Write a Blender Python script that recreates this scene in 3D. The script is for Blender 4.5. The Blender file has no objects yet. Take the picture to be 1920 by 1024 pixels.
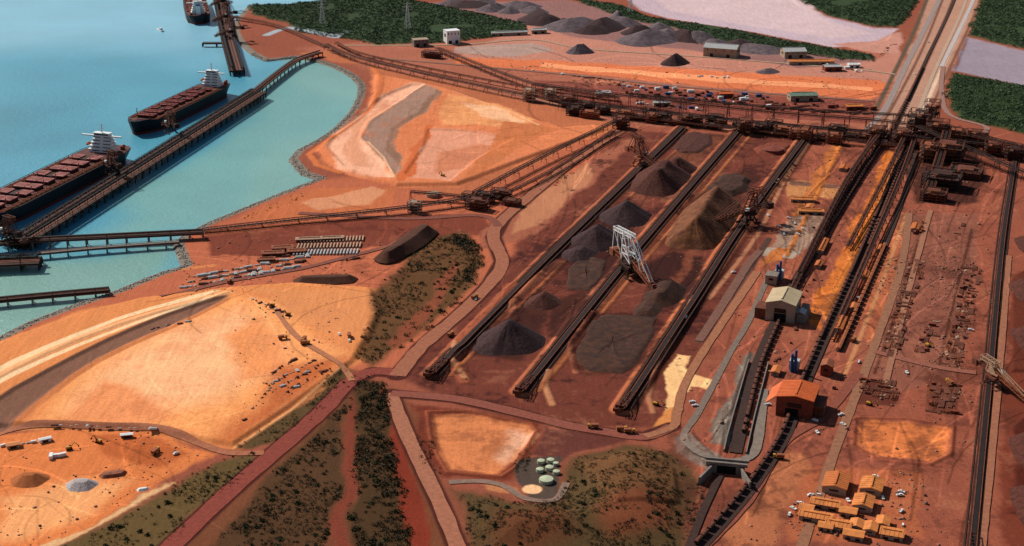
import bpy, math, random
import numpy as np
from mathutils import Vector
random.seed(7); rng=np.random.default_rng(7)
HC=550.0;F=2700.0;P=math.atan(1019/2700);CP=math.cos(P);SP=math.sin(P)
def G(u,v,z=0.0):
    d=v-512; dn=F*SP+d*CP; t=(HC-z)/dn
    return ((u-960)*t,(F*CP-d*SP)*t)
def lin(h):
    return tuple(((c/255+.055)/1.055)**2.4 if c>10 else c/3294 for c in (int(h[i:i+2],16) for i in (0,2,4)))
def sat(c,k=1.05):
    c=np.array(c);g=c.mean();return np.clip(g+(c-g)*k,.006,.85)
def vn(x,y,s,k=0):
    x=x/s+k*17.3;y=y/s+k*9.1;xi=np.floor(x);yi=np.floor(y);fx=x-xi;fy=y-yi
    fx=fx*fx*(3-2*fx);fy=fy*fy*(3-2*fy)
    h=lambda a,b:(lambda q:q-np.floor(q))(np.sin(a*127.1+b*311.7+k*3.7)*43758.5453)
    return (h(xi,yi)*(1-fx)+h(xi+1,yi)*fx)*(1-fy)+(h(xi,yi+1)*(1-fx)+h(xi+1,yi+1)*fx)*fy-.5
def sst(a,b,x):
    t=np.clip((x-a)/(b-a),0,1);return t*t*(3-2*t)
def segd(x,y,Q,closed):
    d=np.full(x.shape,1e12);n=len(Q);ins=np.zeros(x.shape,bool)
    for i in range(n if closed else n-1):
        ax,ay=Q[i];bx,by=Q[(i+1)%n];vx,vy=bx-ax,by-ay
        t=np.clip(((x-ax)*vx+(y-ay)*vy)/(vx*vx+vy*vy+1e-9),0,1)
        d=np.minimum(d,(x-ax-t*vx)**2+(y-ay-t*vy)**2)
        if closed and ay!=by:
            ins^=((ay>y)!=(by>y))&(x<(bx-ax)*(y-ay)/(by-ay)+ax)
    d=np.sqrt(d)
    return np.where(ins,d,-d) if closed else d
def resample(Qp,step):
    Qp=[np.array(q,float) for q in Qp];P2=[];n=len(Qp)
    for i in range(n-1):
        p0=Qp[max(i-1,0)];p1=Qp[i];p2=Qp[i+1];p3=Qp[min(i+2,n-1)]
        k=max(1,int(np.linalg.norm(p2-p1)/step))
        for j in range(k):
            t=j/k;P2.append(.5*((2*p1)+(-p0+p2)*t+(2*p0-5*p1+4*p2-p3)*t*t+(-p0+3*p1-3*p2+p3)*t**3))
    P2.append(Qp[-1]);return np.array(P2)
def chaikin(Q):
    o=[]
    for i in range(len(Q)):
        a=np.array(Q[i]);b=np.array(Q[(i+1)%len(Q)]);o+=[tuple(a*.78+b*.22),tuple(a*.22+b*.78)]
    return o
def pts(s): return [G(*map(float,q.split(','))) for q in s.split()]
SHORE="1000,-60 760,-40 640,-6 600,3 520,9 468,10 458,22 440,45 450,75 475,100 500,112 555,106 600,115 645,132 676,158 668,195 638,232 600,260 562,280 548,298 570,324 600,334 540,357 470,385 400,414 352,437 332,455 348,497 300,512 220,545 140,572 60,602 0,632 -200,720"
SHR=pts(SHORE);SHP=[tuple(q) for q in resample(SHR,40)];SMX=max(q[0] for q in SHP)
SEA=pts("-3000,-300 1100,-300")+SHP+pts("-1500,1400 -3000,1400")
LAY="""
p 9C5E4A 20 0  560,90 1000,50 1700,100 1700,250 1150,235 690,130
p A85E44 12 0 330,450 600,335 680,330 900,330 1170,235 760,700 640,700 600,600 200,600 0,640 0,560
p 66352A 6 0 745,705 1165,245 1530,262 1240,800 1100,800 900,765
p 884C3A 12 0 1240,830 1530,262 1940,300 2300,1100 1300,1040
p 6C402C 8 0 300,1040 660,700 760,735 880,1040
p A87E6A 6 0 1640,250 1700,110 1745,-20 1850,-20 1775,140 1750,215 1715,260
p AE7664 6 0 1000,40 1240,60 1640,112 1690,90 1690,150 1640,160 850,110
p 86605A 6 0 800,5 1060,0 1250,42 1640,112 1500,128 1340,100 1080,70 960,40
p C66E4A 3 0 850,108 1000,112 1640,150 1670,160 1640,188 1300,160 1000,130 860,122
p DE9066 2 0 1010,118 1300,140 1640,165 1640,172 1300,150 1010,126
p 80463A 3 0 1000,150 1640,190 1640,232 1200,212 1020,180
p A08478 3 0 850,88 1000,80 1040,96 960,106 850,100
p 33402A 5 3 465,9 540,9 640,-4 740,-6 850,16 985,45 990,58 900,74 840,80 700,84 650,72 560,60 535,44 470,26
p 33402A 5 3 1060,-6 1170,12 1220,34 1330,48 1450,72 1570,93 1635,103 1640,114 1560,108 1440,92 1330,74 1260,54 1180,38
p 33402A 5 3 1480,-20 1730,-20 1705,30 1680,52 1640,50 1560,30 1510,10
p 33402A 5 3 1850,-20 2100,-20 2100,120 1920,92 1815,68 1830,20
p 2C3A22 5 3 1785,138 1920,162 2200,230 2200,330 1920,252 1800,222 1772,180
p 8E8088 6 -1.5 1812,70 1920,95 2150,140 2150,225 1920,160 1788,132
p B49EA4 6 -1.5 1150,-20 1205,20 1250,34 1330,46 1420,62 1500,76 1560,88 1625,86 1665,75 1682,54 1640,52 1560,32 1500,11 1470,-20
p C2A8A8 9 0 1200,-20 1470,-20 1560,40 1640,62 1560,70 1400,46 1260,20
p B48070 5 0 1560,80 1640,75 1690,60 1690,100 1640,100
l 98A0A4 3 0 16 500,66 540,52 580,60 630,70 650,62
p A86244 3 0 560,100 640,118 690,120 700,190 660,240 600,280 590,310 680,330 760,350 870,370 1160,235 1000,190 700,125 620,95
p C87650 4 4 700,140 760,150 830,165 1050,240 1120,235 1140,245 860,350 740,352 650,325 585,288 620,255 690,205
p DEA486 5 -3 608,278 625,250 668,215 720,180 770,160 800,160 760,188 690,232 678,262 715,300 738,338 700,336 640,315
p CE9070 5 0 640,290 660,240 720,195 740,200 690,245 675,275 700,315 670,312
p 947464 3 -1 798,162 826,178 800,212 745,248 735,275 757,300 745,334 728,318 700,285 676,262 695,232 745,195
p 80604F 3 0 815,172 826,178 800,212 745,248 735,275 757,300 750,318 722,282 732,245 790,205
p CC8C70 6 -2 800,245 880,248 965,264 900,300 845,345 770,338 755,330 790,280
p BC7658 5 0 830,290 900,275 930,280 870,320 810,330
p D89262 5 0 840,180 930,195 1000,225 980,250 900,238 830,240 820,215
p E2AC84 2.5 0 860,195 930,205 990,232 975,240 900,222
p BE643E 1.5 0 800,240 812,240 775,330 745,345 735,340 765,310
p B86C46 3 0 950,232 1050,245 1010,262 900,330 860,348 905,300
p B06442 3 0 440,410 600,350 740,352 735,380 700,400 500,416
p C08260 3 0 560,380 690,350 720,358 690,385 600,395
p 723A2C 4 0 380,440 760,404 900,400 930,440 800,450 640,470 500,480 400,480
p 683428 4 3 715,470 760,430 800,420 803,440 770,475 735,490
p 643224 4 2 560,525 640,515 660,528 600,535
p 925642 4 0 900,430 1160,270 1200,260 1000,440 900,470
p AC7254 3 0 975,400 1060,330 1105,305 1110,330 1030,410 960,440
p CC8050 5 3 -80,700 0,640 140,590 260,560 420,540 560,530 700,540 722,580 705,620 668,680 560,760 440,842 250,808 0,800 -100,860
p E2965F 8 0 60,795 160,696 300,612 440,556 540,580 590,640 650,672 560,745 440,835 250,800 110,795
p ECAA7C 24 0 130,770 220,680 330,620 450,580 520,640 500,700 400,760 260,780
p D88A5C 8 0 120,790 200,720 260,740 320,790 250,800
p D88A58 10 0 420,640 480,600 540,640 520,700 450,720
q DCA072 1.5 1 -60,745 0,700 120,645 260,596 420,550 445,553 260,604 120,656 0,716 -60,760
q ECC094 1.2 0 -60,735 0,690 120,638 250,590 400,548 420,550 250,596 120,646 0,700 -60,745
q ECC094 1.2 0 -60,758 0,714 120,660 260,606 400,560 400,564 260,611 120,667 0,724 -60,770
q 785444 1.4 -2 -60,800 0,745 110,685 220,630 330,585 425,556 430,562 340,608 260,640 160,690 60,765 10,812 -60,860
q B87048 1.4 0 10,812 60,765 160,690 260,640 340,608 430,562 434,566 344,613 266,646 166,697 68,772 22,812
p CA8254 6 0 470,545 700,548 715,580 680,630 590,625 520,580
p B0603A 14 0 520,690 650,676 560,750 440,835 400,830 480,760
p C87446 4 0 -80,830 0,812 110,800 300,812 400,850 300,905 180,985 60,1040 -80,1040
p DA9664 10 0 0,940 160,900 250,900 180,960 60,1010 0,1010
p AC5C36 4 0 160,815 280,815 360,850 300,880 200,860
p 5C482C 5 0 80,1040 200,985 330,905 420,860 490,850 460,890 380,950 290,1040
p CCA074 2 0 60,1030 180,985 290,915 320,905 210,975 100,1030
p 544028 4 0 440,838 560,760 640,690 656,700 600,765 520,825 470,840
p 4C3422 5 0 390,1040 480,915 600,800 655,745 640,820 640,920 610,1040
p 72382A 3 0 625,1040 640,860 660,740 672,740 662,860 655,1040
p 44301E 4 0 668,720 715,715 730,800 750,900 785,1040 662,1040
p 743022 3 0 720,730 735,760 800,960 820,1040 780,1040 745,900
p 5C3E27 6 0 700,540 740,505 800,450 870,435 905,480 890,530 820,590 740,650 690,690 660,670 700,600
p 7C4430 3 0 720,640 800,560 850,490 862,500 815,575 740,655
p 6A3224 4 0 770,760 830,765 1010,795 1000,870 960,900 830,895 790,850
p C87A50 4 -1 808,778 880,778 985,800 1000,810 965,870 940,888 840,880 815,830
p D8A080 7 0 950,805 995,810 955,870 935,860
l 8A4A34 1.2 1.2 3 800,772 880,771 995,796 1006,808 968,875 940,894 838,886 808,832 800,772
p 5E342C 3 0 1015,800 1200,815 1160,830 1080,850 1060,870 1000,850
p 4C3E36 1.5 0 985,860 1062,856 1055,900 1040,935 980,930 970,900
q E0B084 1 0 978,917 985,910 1000,908 1014,912 1017,918 1010,925 995,926 982,923
p 4E3C26 8 7 850,915 960,940 1045,935 1080,860 1170,835 1260,850 1315,905 1300,960 1290,1040 900,1040
p 64442C 10 2 1090,870 1200,845 1270,880 1280,950 1150,960
p 6A3C28 12 0 1120,960 1200,930 1270,960 1260,1000 1150,1010
p 5A3623 12 0 930,960 1060,950 1080,1000 1000,1040 920,1040
p AA6E4A 2 0 905,908 960,910 968,928 940,925 910,920
p E2B27C 1.5 0 1262,668 1292,668 1285,690 1300,712 1292,728 1275,740 1285,760 1260,795 1240,820 1212,820 1255,785 1248,735 1245,700
p DEAC78 1.5 0 1290,700 1335,712 1325,728 1285,722
p C47E4A 2 0 1258,760 1283,760 1262,800 1240,822 1205,822
p 665A50 1.2 2 1340,830 1335,800 1370,730 1400,655 1412,660 1390,730 1372,800 1375,845
p 7C6A5E 2 3 1266,850 1274,818 1300,806 1320,830 1350,860 1345,885 1300,870
p 92523E 3 0 1325,600 1440,470 1520,265 1600,250 1500,520 1440,620
p A09080 2 0 1430,465 1440,462 1500,470 1490,486 1430,482
p B2784E 2 0 1475,340 1500,338 1570,345 1560,372 1480,368
p 745042 2 0 1480,338 1570,345 1565,352 1480,345
p AE663A 3 0 1432,500 1560,270 1575,270 1470,490
p BE6A36 3 0 1530,620 1660,370 1685,290 1665,280 1560,500 1510,600
p A25C40 3 0 1620,520 1680,395 1700,395 1700,500 1650,640 1620,640
p 7E4C3D 3 0 1690,400 1830,400 1830,480 1800,700 1600,760 1600,700 1660,620 1690,520
p BC7044 3 0 1590,480 1610,480 1560,640 1540,640
p 967866 2 0 1480,410 1560,400 1500,470 1440,460
p C47044 4 -1 1612,790 1700,792 1780,804 1775,848 1740,864 1650,856 1610,832
l 8A4A34 1.2 1.2 3 1604,784 1700,785 1788,800 1783,852 1742,872 1648,863 1600,836 1604,784
p 6A3426 4 0 1880,700 1940,600 2100,900 2000,1040 1890,1040 1870,900
p 4A2018 4 2 1890,800 1940,760 2100,900 2000,1000 1895,960
p 5A2C20 4 2 1890,520 1930,500 2000,700 1890,700
p 9E583C 4 0 1500,880 1720,880 1730,1010 1480,1010
p A26244 4 0 1400,940 1470,840 1520,860 1450,1040 1340,1040
p 5A2E24 3 0 1600,712 1650,705 1690,745 1680,765 1610,760
p 64382A 3 0 1735,690 1800,720 1790,780 1740,770
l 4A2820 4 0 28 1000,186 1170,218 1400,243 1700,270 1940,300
p 46271F 4 0 1700,250 1800,235 1850,330 1830,380 1720,380 1690,300
l 94553C 1.5 2.5 24 812,702 1030,482 1280,240
l 94553C 1.5 2.5 24 980,735 1198,465 1398,232
l 9E5B3E 1.5 2.5 24 1168,768 1290,580 1400,410 1508,262
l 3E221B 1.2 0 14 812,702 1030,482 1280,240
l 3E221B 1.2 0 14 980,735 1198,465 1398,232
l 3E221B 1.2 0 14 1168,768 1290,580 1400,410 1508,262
l 8E4E38 2 1 12 870,715 850,680 850,650 880,620 960,535
l A87252 1.5 1 6 872,712 848,678 852,648
l A87252 1.5 1 6 1036,760 1022,725 1030,700
l A06A4C 1.5 1 5 1225,775 1215,745 1230,690 1300,560
l 985A3A 1 1 4 845,705 1060,490 1295,255
l 985A3A 1 1 4 1010,735 1225,470 1415,245
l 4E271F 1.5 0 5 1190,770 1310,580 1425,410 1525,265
l 965A42 1.5 1 6 1080,700 1070,650 1110,590
l 965A42 1.5 1 8 965,600 960,570 1000,530 1050,490
p 3C1F1A 5 0 1060,490 1090,440 1180,370 1200,385 1180,450 1120,545 1060,545
p 361C18 5 0 1210,545 1200,500 1260,470 1325,480 1290,560 1230,585
p 42231C 5 0 890,670 880,640 1010,540 1040,560 1010,650 980,680
p 4C261D 5 0 1065,690 1075,640 1105,590 1235,585 1232,630 1190,700 1100,708
p 4E291F 5 0 1180,360 1260,290 1300,310 1270,380
p 4C281E 5 0 1250,470 1290,370 1370,350 1395,370 1330,470
p 4A281E 3 0 1330,350 1400,320 1430,335 1390,370
p 42231C 4 0 1040,560 1100,540 1110,585 1060,640 1030,630
p 6E3C2C 3 0 1225,560 1320,430 1330,440 1240,570
p 6A3C2C 3 0 1240,300 1330,250 1360,255 1300,310
l BC6A42 1.5 1 9 700,130 715,150 705,190 665,230 610,268 580,290 598,312 640,325
l C4784C 1.5 0 8 10,625 140,566 220,540 300,508 400,498
l E0B088 1.2 1 2.5 690,270 720,300 740,338
l E0B088 1.2 1 2.5 850,175 940,205 1010,240
l D09464 1.5 1 3 440,842 550,768 640,694
l A06C50 1.5 0 5 1330,560 1420,440 1470,340 1520,262
l 3E241C 1.2 0 5 1560,560 1640,400 1690,268
l 3E241C 1.2 0 5 1520,470 1600,330 1645,252
l C07038 2 1 6 1545,590 1600,480 1672,330 1690,290
l C07038 2 1 5 1475,480 1520,390 1575,275
l 4A372F 1.2 0 8 1312,640 1400,512 1442,448
l 5C3428 1.5 0 8 1668,248 1700,190 1730,130 1780,20 1800,-40
l 6E4A3C 1.5 0 5 1650,240 1690,170 1735,80 1775,-20
l CCAE94 1.5 0 6 1730,210 1765,130 1815,25 1835,-30
l 744C3C 1.5 0 5 1740,215 1775,140 1828,25 1846,-30
l 5A4A3C 2 0 8 1640,210 1680,130 1718,50 1745,-20
l B07852 1.2 0 4 1585,700 1650,540 1700,400
l B07852 1.2 0 4 1835,980 1862,720 1886,470
l 4A2A20 1.2 0 3 1760,690 1790,560 1822,430
l 4A2A20 1.2 0 3 1640,700 1690,560 1722,450
"""
ROAD="""
82382A 16 310,1035 420,932 500,862 600,775 655,717 700,697 750,700
9E6248 12 733,737 765,820 825,945 862,1035
844636 12 733,738 850,748 960,772 1060,797 1130,809 1210,819 1260,800
985A40 15 745,705 790,650 860,590 920,530 942,490 925,445 945,410 1040,330 1110,278 1165,245
948078 10 1625,245 1662,200 1695,130 1736,50 1766,-12 1790,-80
B2947E 6 1716,225 1754,130 1800,30 1818,-20 1850,-120
B6AAA6 7 1765,125 1797,60 1835,-20 1880,-120
744E40 9 1310,640 1350,580 1400,500 1425,470
766458 6 1288,838 1282,815 1305,780 1330,735 1370,660 1405,600 1440,520
8E5E44 8 1500,1035 1560,860 1605,740 1650,620 1690,500 1705,400
3E2019 8 1822,1035 1856,700 1880,450 1902,305
84695A 6 842,905 900,903 945,912 985,935 1040,938 1062,905
A06042 8 -40,825 60,799 200,803 300,808 380,835 430,850 495,850
7A4234 10 560,400 760,410 900,405 935,425
824432 9 1310,1035 1400,940 1470,830 1545,780 1610,700
9A6244 8 1210,819 1262,800 1270,770 1300,690 1420,510
9A6650 8 620,98 760,130 980,180 1180,225 1500,255
865C4C 8 690,108 860,122 1060,140 1300,165 1640,190
A88A70 7 640,86 860,84 1000,75 1100,92 1330,108 1600,130 1680,140
7E4636 8 300,560 420,530 560,505 660,480 760,455
8C5240 8 1640,660 1760,690 1830,700
AA6C4A 6 660,715 640,690 560,640 520,590
926C60 8 1660,250 1800,262 1850,240 1780,215 1765,170 1768,125
98644A 6 1660,720 1700,560 1735,430 1745,395
965E44 6 1840,1035 1868,760 1892,480
7E6E62 8 1288,838 1318,860 1368,866 1412,852 1425,800 1432,730
"""
def parseL():
    edge=[]
    for s in ROAD.strip().splitlines()[:4]:
        a=s.split();edge.append(('l',np.array(lin('48221B')),1.4,0,float(a[1])+5,[tuple(q) for q in resample([G(*map(float,q.split(','))) for q in a[2:]],40)]))
    out=[]
    for s in LAY.strip().splitlines():
        a=s.split();k=a[0];j=5 if k=='l' else 4
        Q=[G(*map(float,q.split(','))) for q in a[j:]]
        if k=='q': Q=chaikin(Q)
        if k=='l' and len(Q)>3 and Q[0]!=Q[-1]: Q=[tuple(q) for q in resample(Q,40)]
        out.append((k,sat(lin(a[1])),float(a[2]),float(a[3]),float(a[4]) if k=='l' else 0,Q))
    out+=edge;out.append(('l',np.array(lin('7A7064')),2,0,15,SHP))
    return out
LL=parseL()
def seadist(x,y):
    sd=np.full(x.shape,-999.0);I=np.where(x<SMX+40)
    if len(I[0]): sd[I]=segd(x[I],y[I],SEA,True)
    return sd
TR=[]
ROW=math.atan2(.940,.342)
def rnd(Qs,n,w,L,al,jit,am=1):
    q=np.array(pts(Qs));k=0
    while k<n:
        x=rng.uniform(q[:,0].min(),q[:,0].max());y=rng.uniform(q[:,1].min(),q[:,1].max())
        if segd(np.array([x]),np.array([y]),[tuple(p) for p in q],True)[0]<0:continue
        a=(ROW if al else rng.uniform(0,6.28))+rng.normal(0,jit);c=rng.normal(0,.006 if not al else .0015);P0=[(x,y)];l=rng.uniform(L*.4,L*1.3)
        for i in range(7): a+=c*l/7*2;x+=math.cos(a)*l/7;y+=math.sin(a)*l/7;P0.append((x,y))
        TR.append((P0,w*rng.uniform(.6,1.3),1+am*rng.choice([-.4,-.3,.24,.42])));k+=1
rnd("1250,820 1530,300 1880,320 1820,1030 1350,1030",220,2.2,220,True,.05)
rnd("760,700 1165,245 1500,262 1200,790",120,2.0,200,True,.05)
rnd("60,795 160,696 300,612 440,556 650,672 440,835",44,2.0,130,False,1,.3)
rnd("0,830 300,812 300,905 60,1030 0,1030",34,1.8,90,False,1,.7)
rnd("440,560 720,560 900,430 1150,270 760,400 400,440",50,2.4,160,False,1,.8)
rnd("850,100 1640,130 1640,230 1100,210",50,4,250,False,1)
rnd("600,280 800,160 1120,240 860,350",44,2.4,120,False,1,.5)
rnd("1300,830 1500,840 1400,1030 1300,1030",20,2,120,True,.1)
STAIN=[("745,705 1165,245 1530,262 1240,800 1100,800 900,765",'381B18',.8),("1240,830 1530,262 1900,300 1900,1040 1300,1040",'502A21',.6),("1000,150 1640,190 1700,250 1150,235",'44261F',.6),("380,440 760,404 930,440 700,540 640,470",'4A221A',.5),("770,760 1260,800 1150,840 1000,880 800,890",'4E241C',.35),("0,800 440,556 720,560 640,690 440,840",'B8683E',.3),("590,290 700,150 820,165 1120,240 860,350 700,345",'B0603C',.35)]
def terrain(x,y,color=False):
    x=np.asarray(x,float);y=np.asarray(y,float)
    z=vn(x,y,90,1)*.6+vn(x,y,22,2)*.3
    if color:
        C=np.empty(x.shape+(3,));C[:]=sat(lin('884C3A'))
        wx=x+vn(x,y,45,23)*9+vn(x,y,30,3)*6+vn(x,y,9,4)*3+vn(x,y,3.5,14)*2;wy=y+vn(x,y,45,25)*9+vn(x,y,30,5)*7+vn(x,y,9,6)*4+vn(x,y,3.5,15)*2
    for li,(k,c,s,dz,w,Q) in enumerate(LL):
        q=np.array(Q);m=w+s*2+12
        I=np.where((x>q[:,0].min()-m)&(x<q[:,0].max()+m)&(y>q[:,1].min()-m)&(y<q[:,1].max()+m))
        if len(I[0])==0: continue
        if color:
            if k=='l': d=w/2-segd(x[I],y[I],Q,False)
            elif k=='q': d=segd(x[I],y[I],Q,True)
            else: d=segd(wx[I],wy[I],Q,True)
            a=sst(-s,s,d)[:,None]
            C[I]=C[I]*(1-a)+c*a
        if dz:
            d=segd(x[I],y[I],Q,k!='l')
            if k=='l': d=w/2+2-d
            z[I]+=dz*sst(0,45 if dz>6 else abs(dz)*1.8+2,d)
    if color:
        nz=vn(x,y,70,71)*.6+vn(x,y,22,72)*.5+vn(x,y,7,73)*.4+vn(x,y,2.5,74)*.25
        for Qs,h,am in STAIN:
            e=sst(-8,8,segd(wx,wy,pts(Qs),True))
            a=(am*sst(.02,.38,nz)*e)[...,None];C=C*(1-a)+np.array(lin(h))*a
            a=(.18*sst(.12,.45,-nz)*e)[...,None];C=C*(1-a)+np.array(lin('B87858'))*a
        for Q,w,f in TR:
            q=np.array(Q);m=w+3
            I=np.where((x>q[:,0].min()-m)&(x<q[:,0].max()+m)&(y>q[:,1].min()-m)&(y<q[:,1].max()+m))
            if len(I[0])==0: continue
            d=w/2-segd(x[I],y[I],Q,False);a=sst(-.7,.7,d)[:,None];C[I]*=1+(f-1)*a
    sd=seadist(x,y)
    z=np.where(sd>-6,z*(1-sst(-6,0,sd)),z)-8*sst(-1,16,sd)
    if color: return z,C
    return z
def tz(x,y): return float(terrain(np.array([x]),np.array([y]))[0])
MC={}
def mat(n,h,rough=.8,var=.3,sc=.3,metal=0,h2=None,bump=0):
    if n in MC: return MC[n]
    m=bpy.data.materials.new(n);m.use_nodes=True;N=m.node_tree.nodes;L=m.node_tree.links;b=N['Principled BSDF']
    b.inputs['Roughness'].default_value=rough;b.inputs['Metallic'].default_value=metal
    b.inputs['Specular IOR Level'].default_value=.25
    g=N.new('ShaderNodeNewGeometry');t=N.new('ShaderNodeTexNoise');t.inputs['Scale'].default_value=sc;t.inputs['Detail'].default_value=6;t.inputs['Roughness'].default_value=.65
    L.new(g.outputs['Position'],t.inputs['Vector'])
    r=N.new('ShaderNodeValToRGB');L.new(t.outputs['Fac'],r.inputs['Fac'])
    c=lin(h);c2=lin(h2) if h2 else tuple(min(1,q*(1+var)) for q in c)
    r.color_ramp.elements[0].position=.32;r.color_ramp.elements[1].position=.68
    r.color_ramp.elements[0].color=(*[q*(1-var) for q in c],1);r.color_ramp.elements[1].color=(*c2,1)
    L.new(r.outputs['Color'],b.inputs['Base Color'])
    if bump:
        u=N.new('ShaderNodeBump');u.inputs['Distance'].default_value=bump;u.inputs['Strength'].default_value=1
        L.new(t.outputs['Fac'],u.inputs['Height']);L.new(u.outputs['Normal'],b.inputs['Normal'])
    MC[n]=m;return m
def groundmat():
    m=bpy.data.materials.new('earth');m.use_nodes=True;N=m.node_tree.nodes;L=m.node_tree.links;b=N['Principled BSDF']
    b.inputs['Roughness'].default_value=.95;b.inputs['Specular IOR Level'].default_value=.05
    a=N.new('ShaderNodeAttribute');a.attribute_name='Col';g=N.new('ShaderNodeNewGeometry')
    cur=a.outputs['Color'];fine=None
    for sc,lo,hi,stretch in ((.008,.92,1.12,0),(.08,.86,1.16,1),(.35,.84,1.18,0),(1.1,.72,1.3,0)):
        t=N.new('ShaderNodeTexNoise');t.inputs['Scale'].default_value=sc;t.inputs['Detail'].default_value=8;t.inputs['Roughness'].default_value=.72
        v=g.outputs['Position']
        if stretch:
            mp=N.new('ShaderNodeMapping');mp.inputs['Rotation'].default_value=(0,0,math.radians(20));mp.inputs['Scale'].default_value=(3.2,.3,1);L.new(v,mp.inputs['Vector']);v=mp.outputs['Vector']
        L.new(v,t.inputs['Vector'])
        if sc==.35: fine=t
        mr=N.new('ShaderNodeMapRange');mr.inputs['From Min'].default_value=.3;mr.inputs['From Max'].default_value=.7;mr.inputs['To Min'].default_value=lo;mr.inputs['To Max'].default_value=hi
        L.new(t.outputs['Fac'],mr.inputs['Value'])
        mx=N.new('ShaderNodeVectorMath');mx.operation='SCALE';L.new(cur,mx.inputs[0]);L.new(mr.outputs['Result'],mx.inputs['Scale']);cur=mx.outputs['Vector']
    L.new(cur,b.inputs['Base Color'])
    u=N.new('ShaderNodeBump');u.inputs['Distance'].default_value=.5;u.inputs['Strength'].default_value=.6;L.new(fine.outputs['Fac'],u.inputs['Height']);L.new(u.outputs['Normal'],b.inputs['Normal'])
    return m
def link(o): bpy.context.scene.collection.objects.link(o);return o
def npmesh(n,V,Fc,m,smooth=False):
    me=bpy.data.meshes.new(n);V=np.asarray(V,np.float32);Fc=np.asarray(Fc,np.int32);k=Fc.shape[1]
    me.vertices.add(len(V));me.vertices.foreach_set('co',V.ravel());me.loops.add(Fc.size);me.loops.foreach_set('vertex_index',Fc.ravel())
    me.polygons.add(len(Fc));me.polygons.foreach_set('loop_start',np.arange(0,Fc.size,k,dtype=np.int32));me.polygons.foreach_set('loop_total',np.full(len(Fc),k,np.int32))
    if smooth: me.polygons.foreach_set('use_smooth',np.ones(len(Fc),bool))
    me.update(calc_edges=True)
    if m: me.materials.append(m)
    return link(bpy.data.objects.new(n,me))
def struct(o,k='structure',label=None,cat=None):
    o['kind']=k
    if label:o['label']=label
    if cat:o['category']=cat
    return o
def gridsheet(n,S,Y,fn,m):
    YY,SS=np.meshgrid(Y,S,indexing='ij');XX=SS*np.maximum(YY,800);ZZ,CC=fn(XX,YY);nr,nc=XX.shape
    idx=np.arange(nr*nc).reshape(nr,nc);Q=np.stack([idx[:-1,:-1],idx[:-1,1:],idx[1:,1:],idx[1:,:-1]],-1).reshape(-1,4)
    g=npmesh(n,np.stack([XX,YY,ZZ],-1).reshape(-1,3),Q,m,True)
    ca=g.data.color_attributes.new('Col','FLOAT_COLOR','POINT')
    ca.data.foreach_set('color',np.concatenate([CC.reshape(-1,3),np.ones((nr*nc,1))],1).astype(np.float32).ravel())
    return struct(g)
ds=.00088
S=np.concatenate([[-60,-20,-8,-4,-2,-1.2,-.8,-.6,-.52],np.arange(-.46,.46,ds),[.5,.56,.65,.8,1.2,2,4,8,20,60]])
ys=[880.0]
while ys[-1]<3350: ys.append(ys[-1]+max(1.0,ys[-1]**2*6.6e-7))
Y=np.concatenate([[-3000,-500,300,600,760,840],ys,[3500,3800,4400,5500,8000,14000,30000,60000]])
def gf(x,y):
    z,c=terrain(x,y,True);return z,np.minimum(c*1.09,.85)
gridsheet('ground',S,Y,gf,groundmat())
WL=[("",0,""),("84BED2",160,"-3000,-300 1200,-300 600,60 420,110 200,90 -3000,60"),("70A6A2",40,"555,100 700,120 700,280 600,350 400,430 120,440 250,360 400,270 490,170"),("7CAAA2",22,"540,105 700,120 700,280 600,350 400,430 380,420 480,360 540,300 600,240 640,180"),("74A094",40,"-100,480 200,470 400,440 360,520 0,660 -300,760 -300,560"),("408EA2",60,"-600,190 200,190 100,270 -600,420")]  # the far-sea polygon's paler blue paints distant glare into the water colour
def wf(x,y):
    C=np.empty(x.shape+(3,));C[:]=lin('4A9AB0')
    wx=x+vn(x,y,120,3)*90;wy=y+vn(x,y,150,5)*120
    for h,s,Q in WL[1:]:
        a=sst(-s,s,segd(wx,wy,pts(Q),True))[:,:,None];C=C*(1-a)+np.array(lin(h))*a
    return x*0-2.5,C
wm=bpy.data.materials.new('sea_water');wm.use_nodes=True;N=wm.node_tree.nodes;L=wm.node_tree.links;b=N['Principled BSDF'];b.inputs['Roughness'].default_value=.3;b.inputs['Specular IOR Level'].default_value=.4
a=N.new('ShaderNodeAttribute');a.attribute_name='Col';gg=N.new('ShaderNodeNewGeometry')
t=N.new('ShaderNodeTexNoise');t.inputs['Scale'].default_value=.14;t.inputs['Detail'].default_value=8;t.inputs['Roughness'].default_value=.75;L.new(gg.outputs['Position'],t.inputs['Vector'])
t2=N.new('ShaderNodeTexNoise');t2.inputs['Scale'].default_value=.006;t2.inputs['Detail'].default_value=9;t2.inputs['Roughness'].default_value=.65;L.new(gg.outputs['Position'],t2.inputs['Vector'])
mr=N.new('ShaderNodeMapRange');mr.inputs['From Min'].default_value=.3;mr.inputs['From Max'].default_value=.7;mr.inputs['To Min'].default_value=.91;mr.inputs['To Max'].default_value=1.09;L.new(t2.outputs['Fac'],mr.inputs['Value'])
mx=N.new('ShaderNodeVectorMath');mx.operation='SCALE';L.new(a.outputs['Color'],mx.inputs[0]);L.new(mr.outputs['Result'],mx.inputs['Scale']);L.new(mx.outputs['Vector'],b.inputs['Base Color'])
u=N.new('ShaderNodeBump');u.inputs['Distance'].default_value=1.4;u.inputs['Strength'].default_value=.7;L.new(t.outputs['Fac'],u.inputs['Height']);L.new(u.outputs['Normal'],b.inputs['Normal'])
gridsheet('water',np.concatenate([[-60,-10,-3,-1,-.6],np.arange(-.48,.1,.006),[.5,3,60]]),np.concatenate([[-3000,300,900],np.arange(1000,3700,22),[4500,9000,60000]]),wf,wm)
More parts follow.
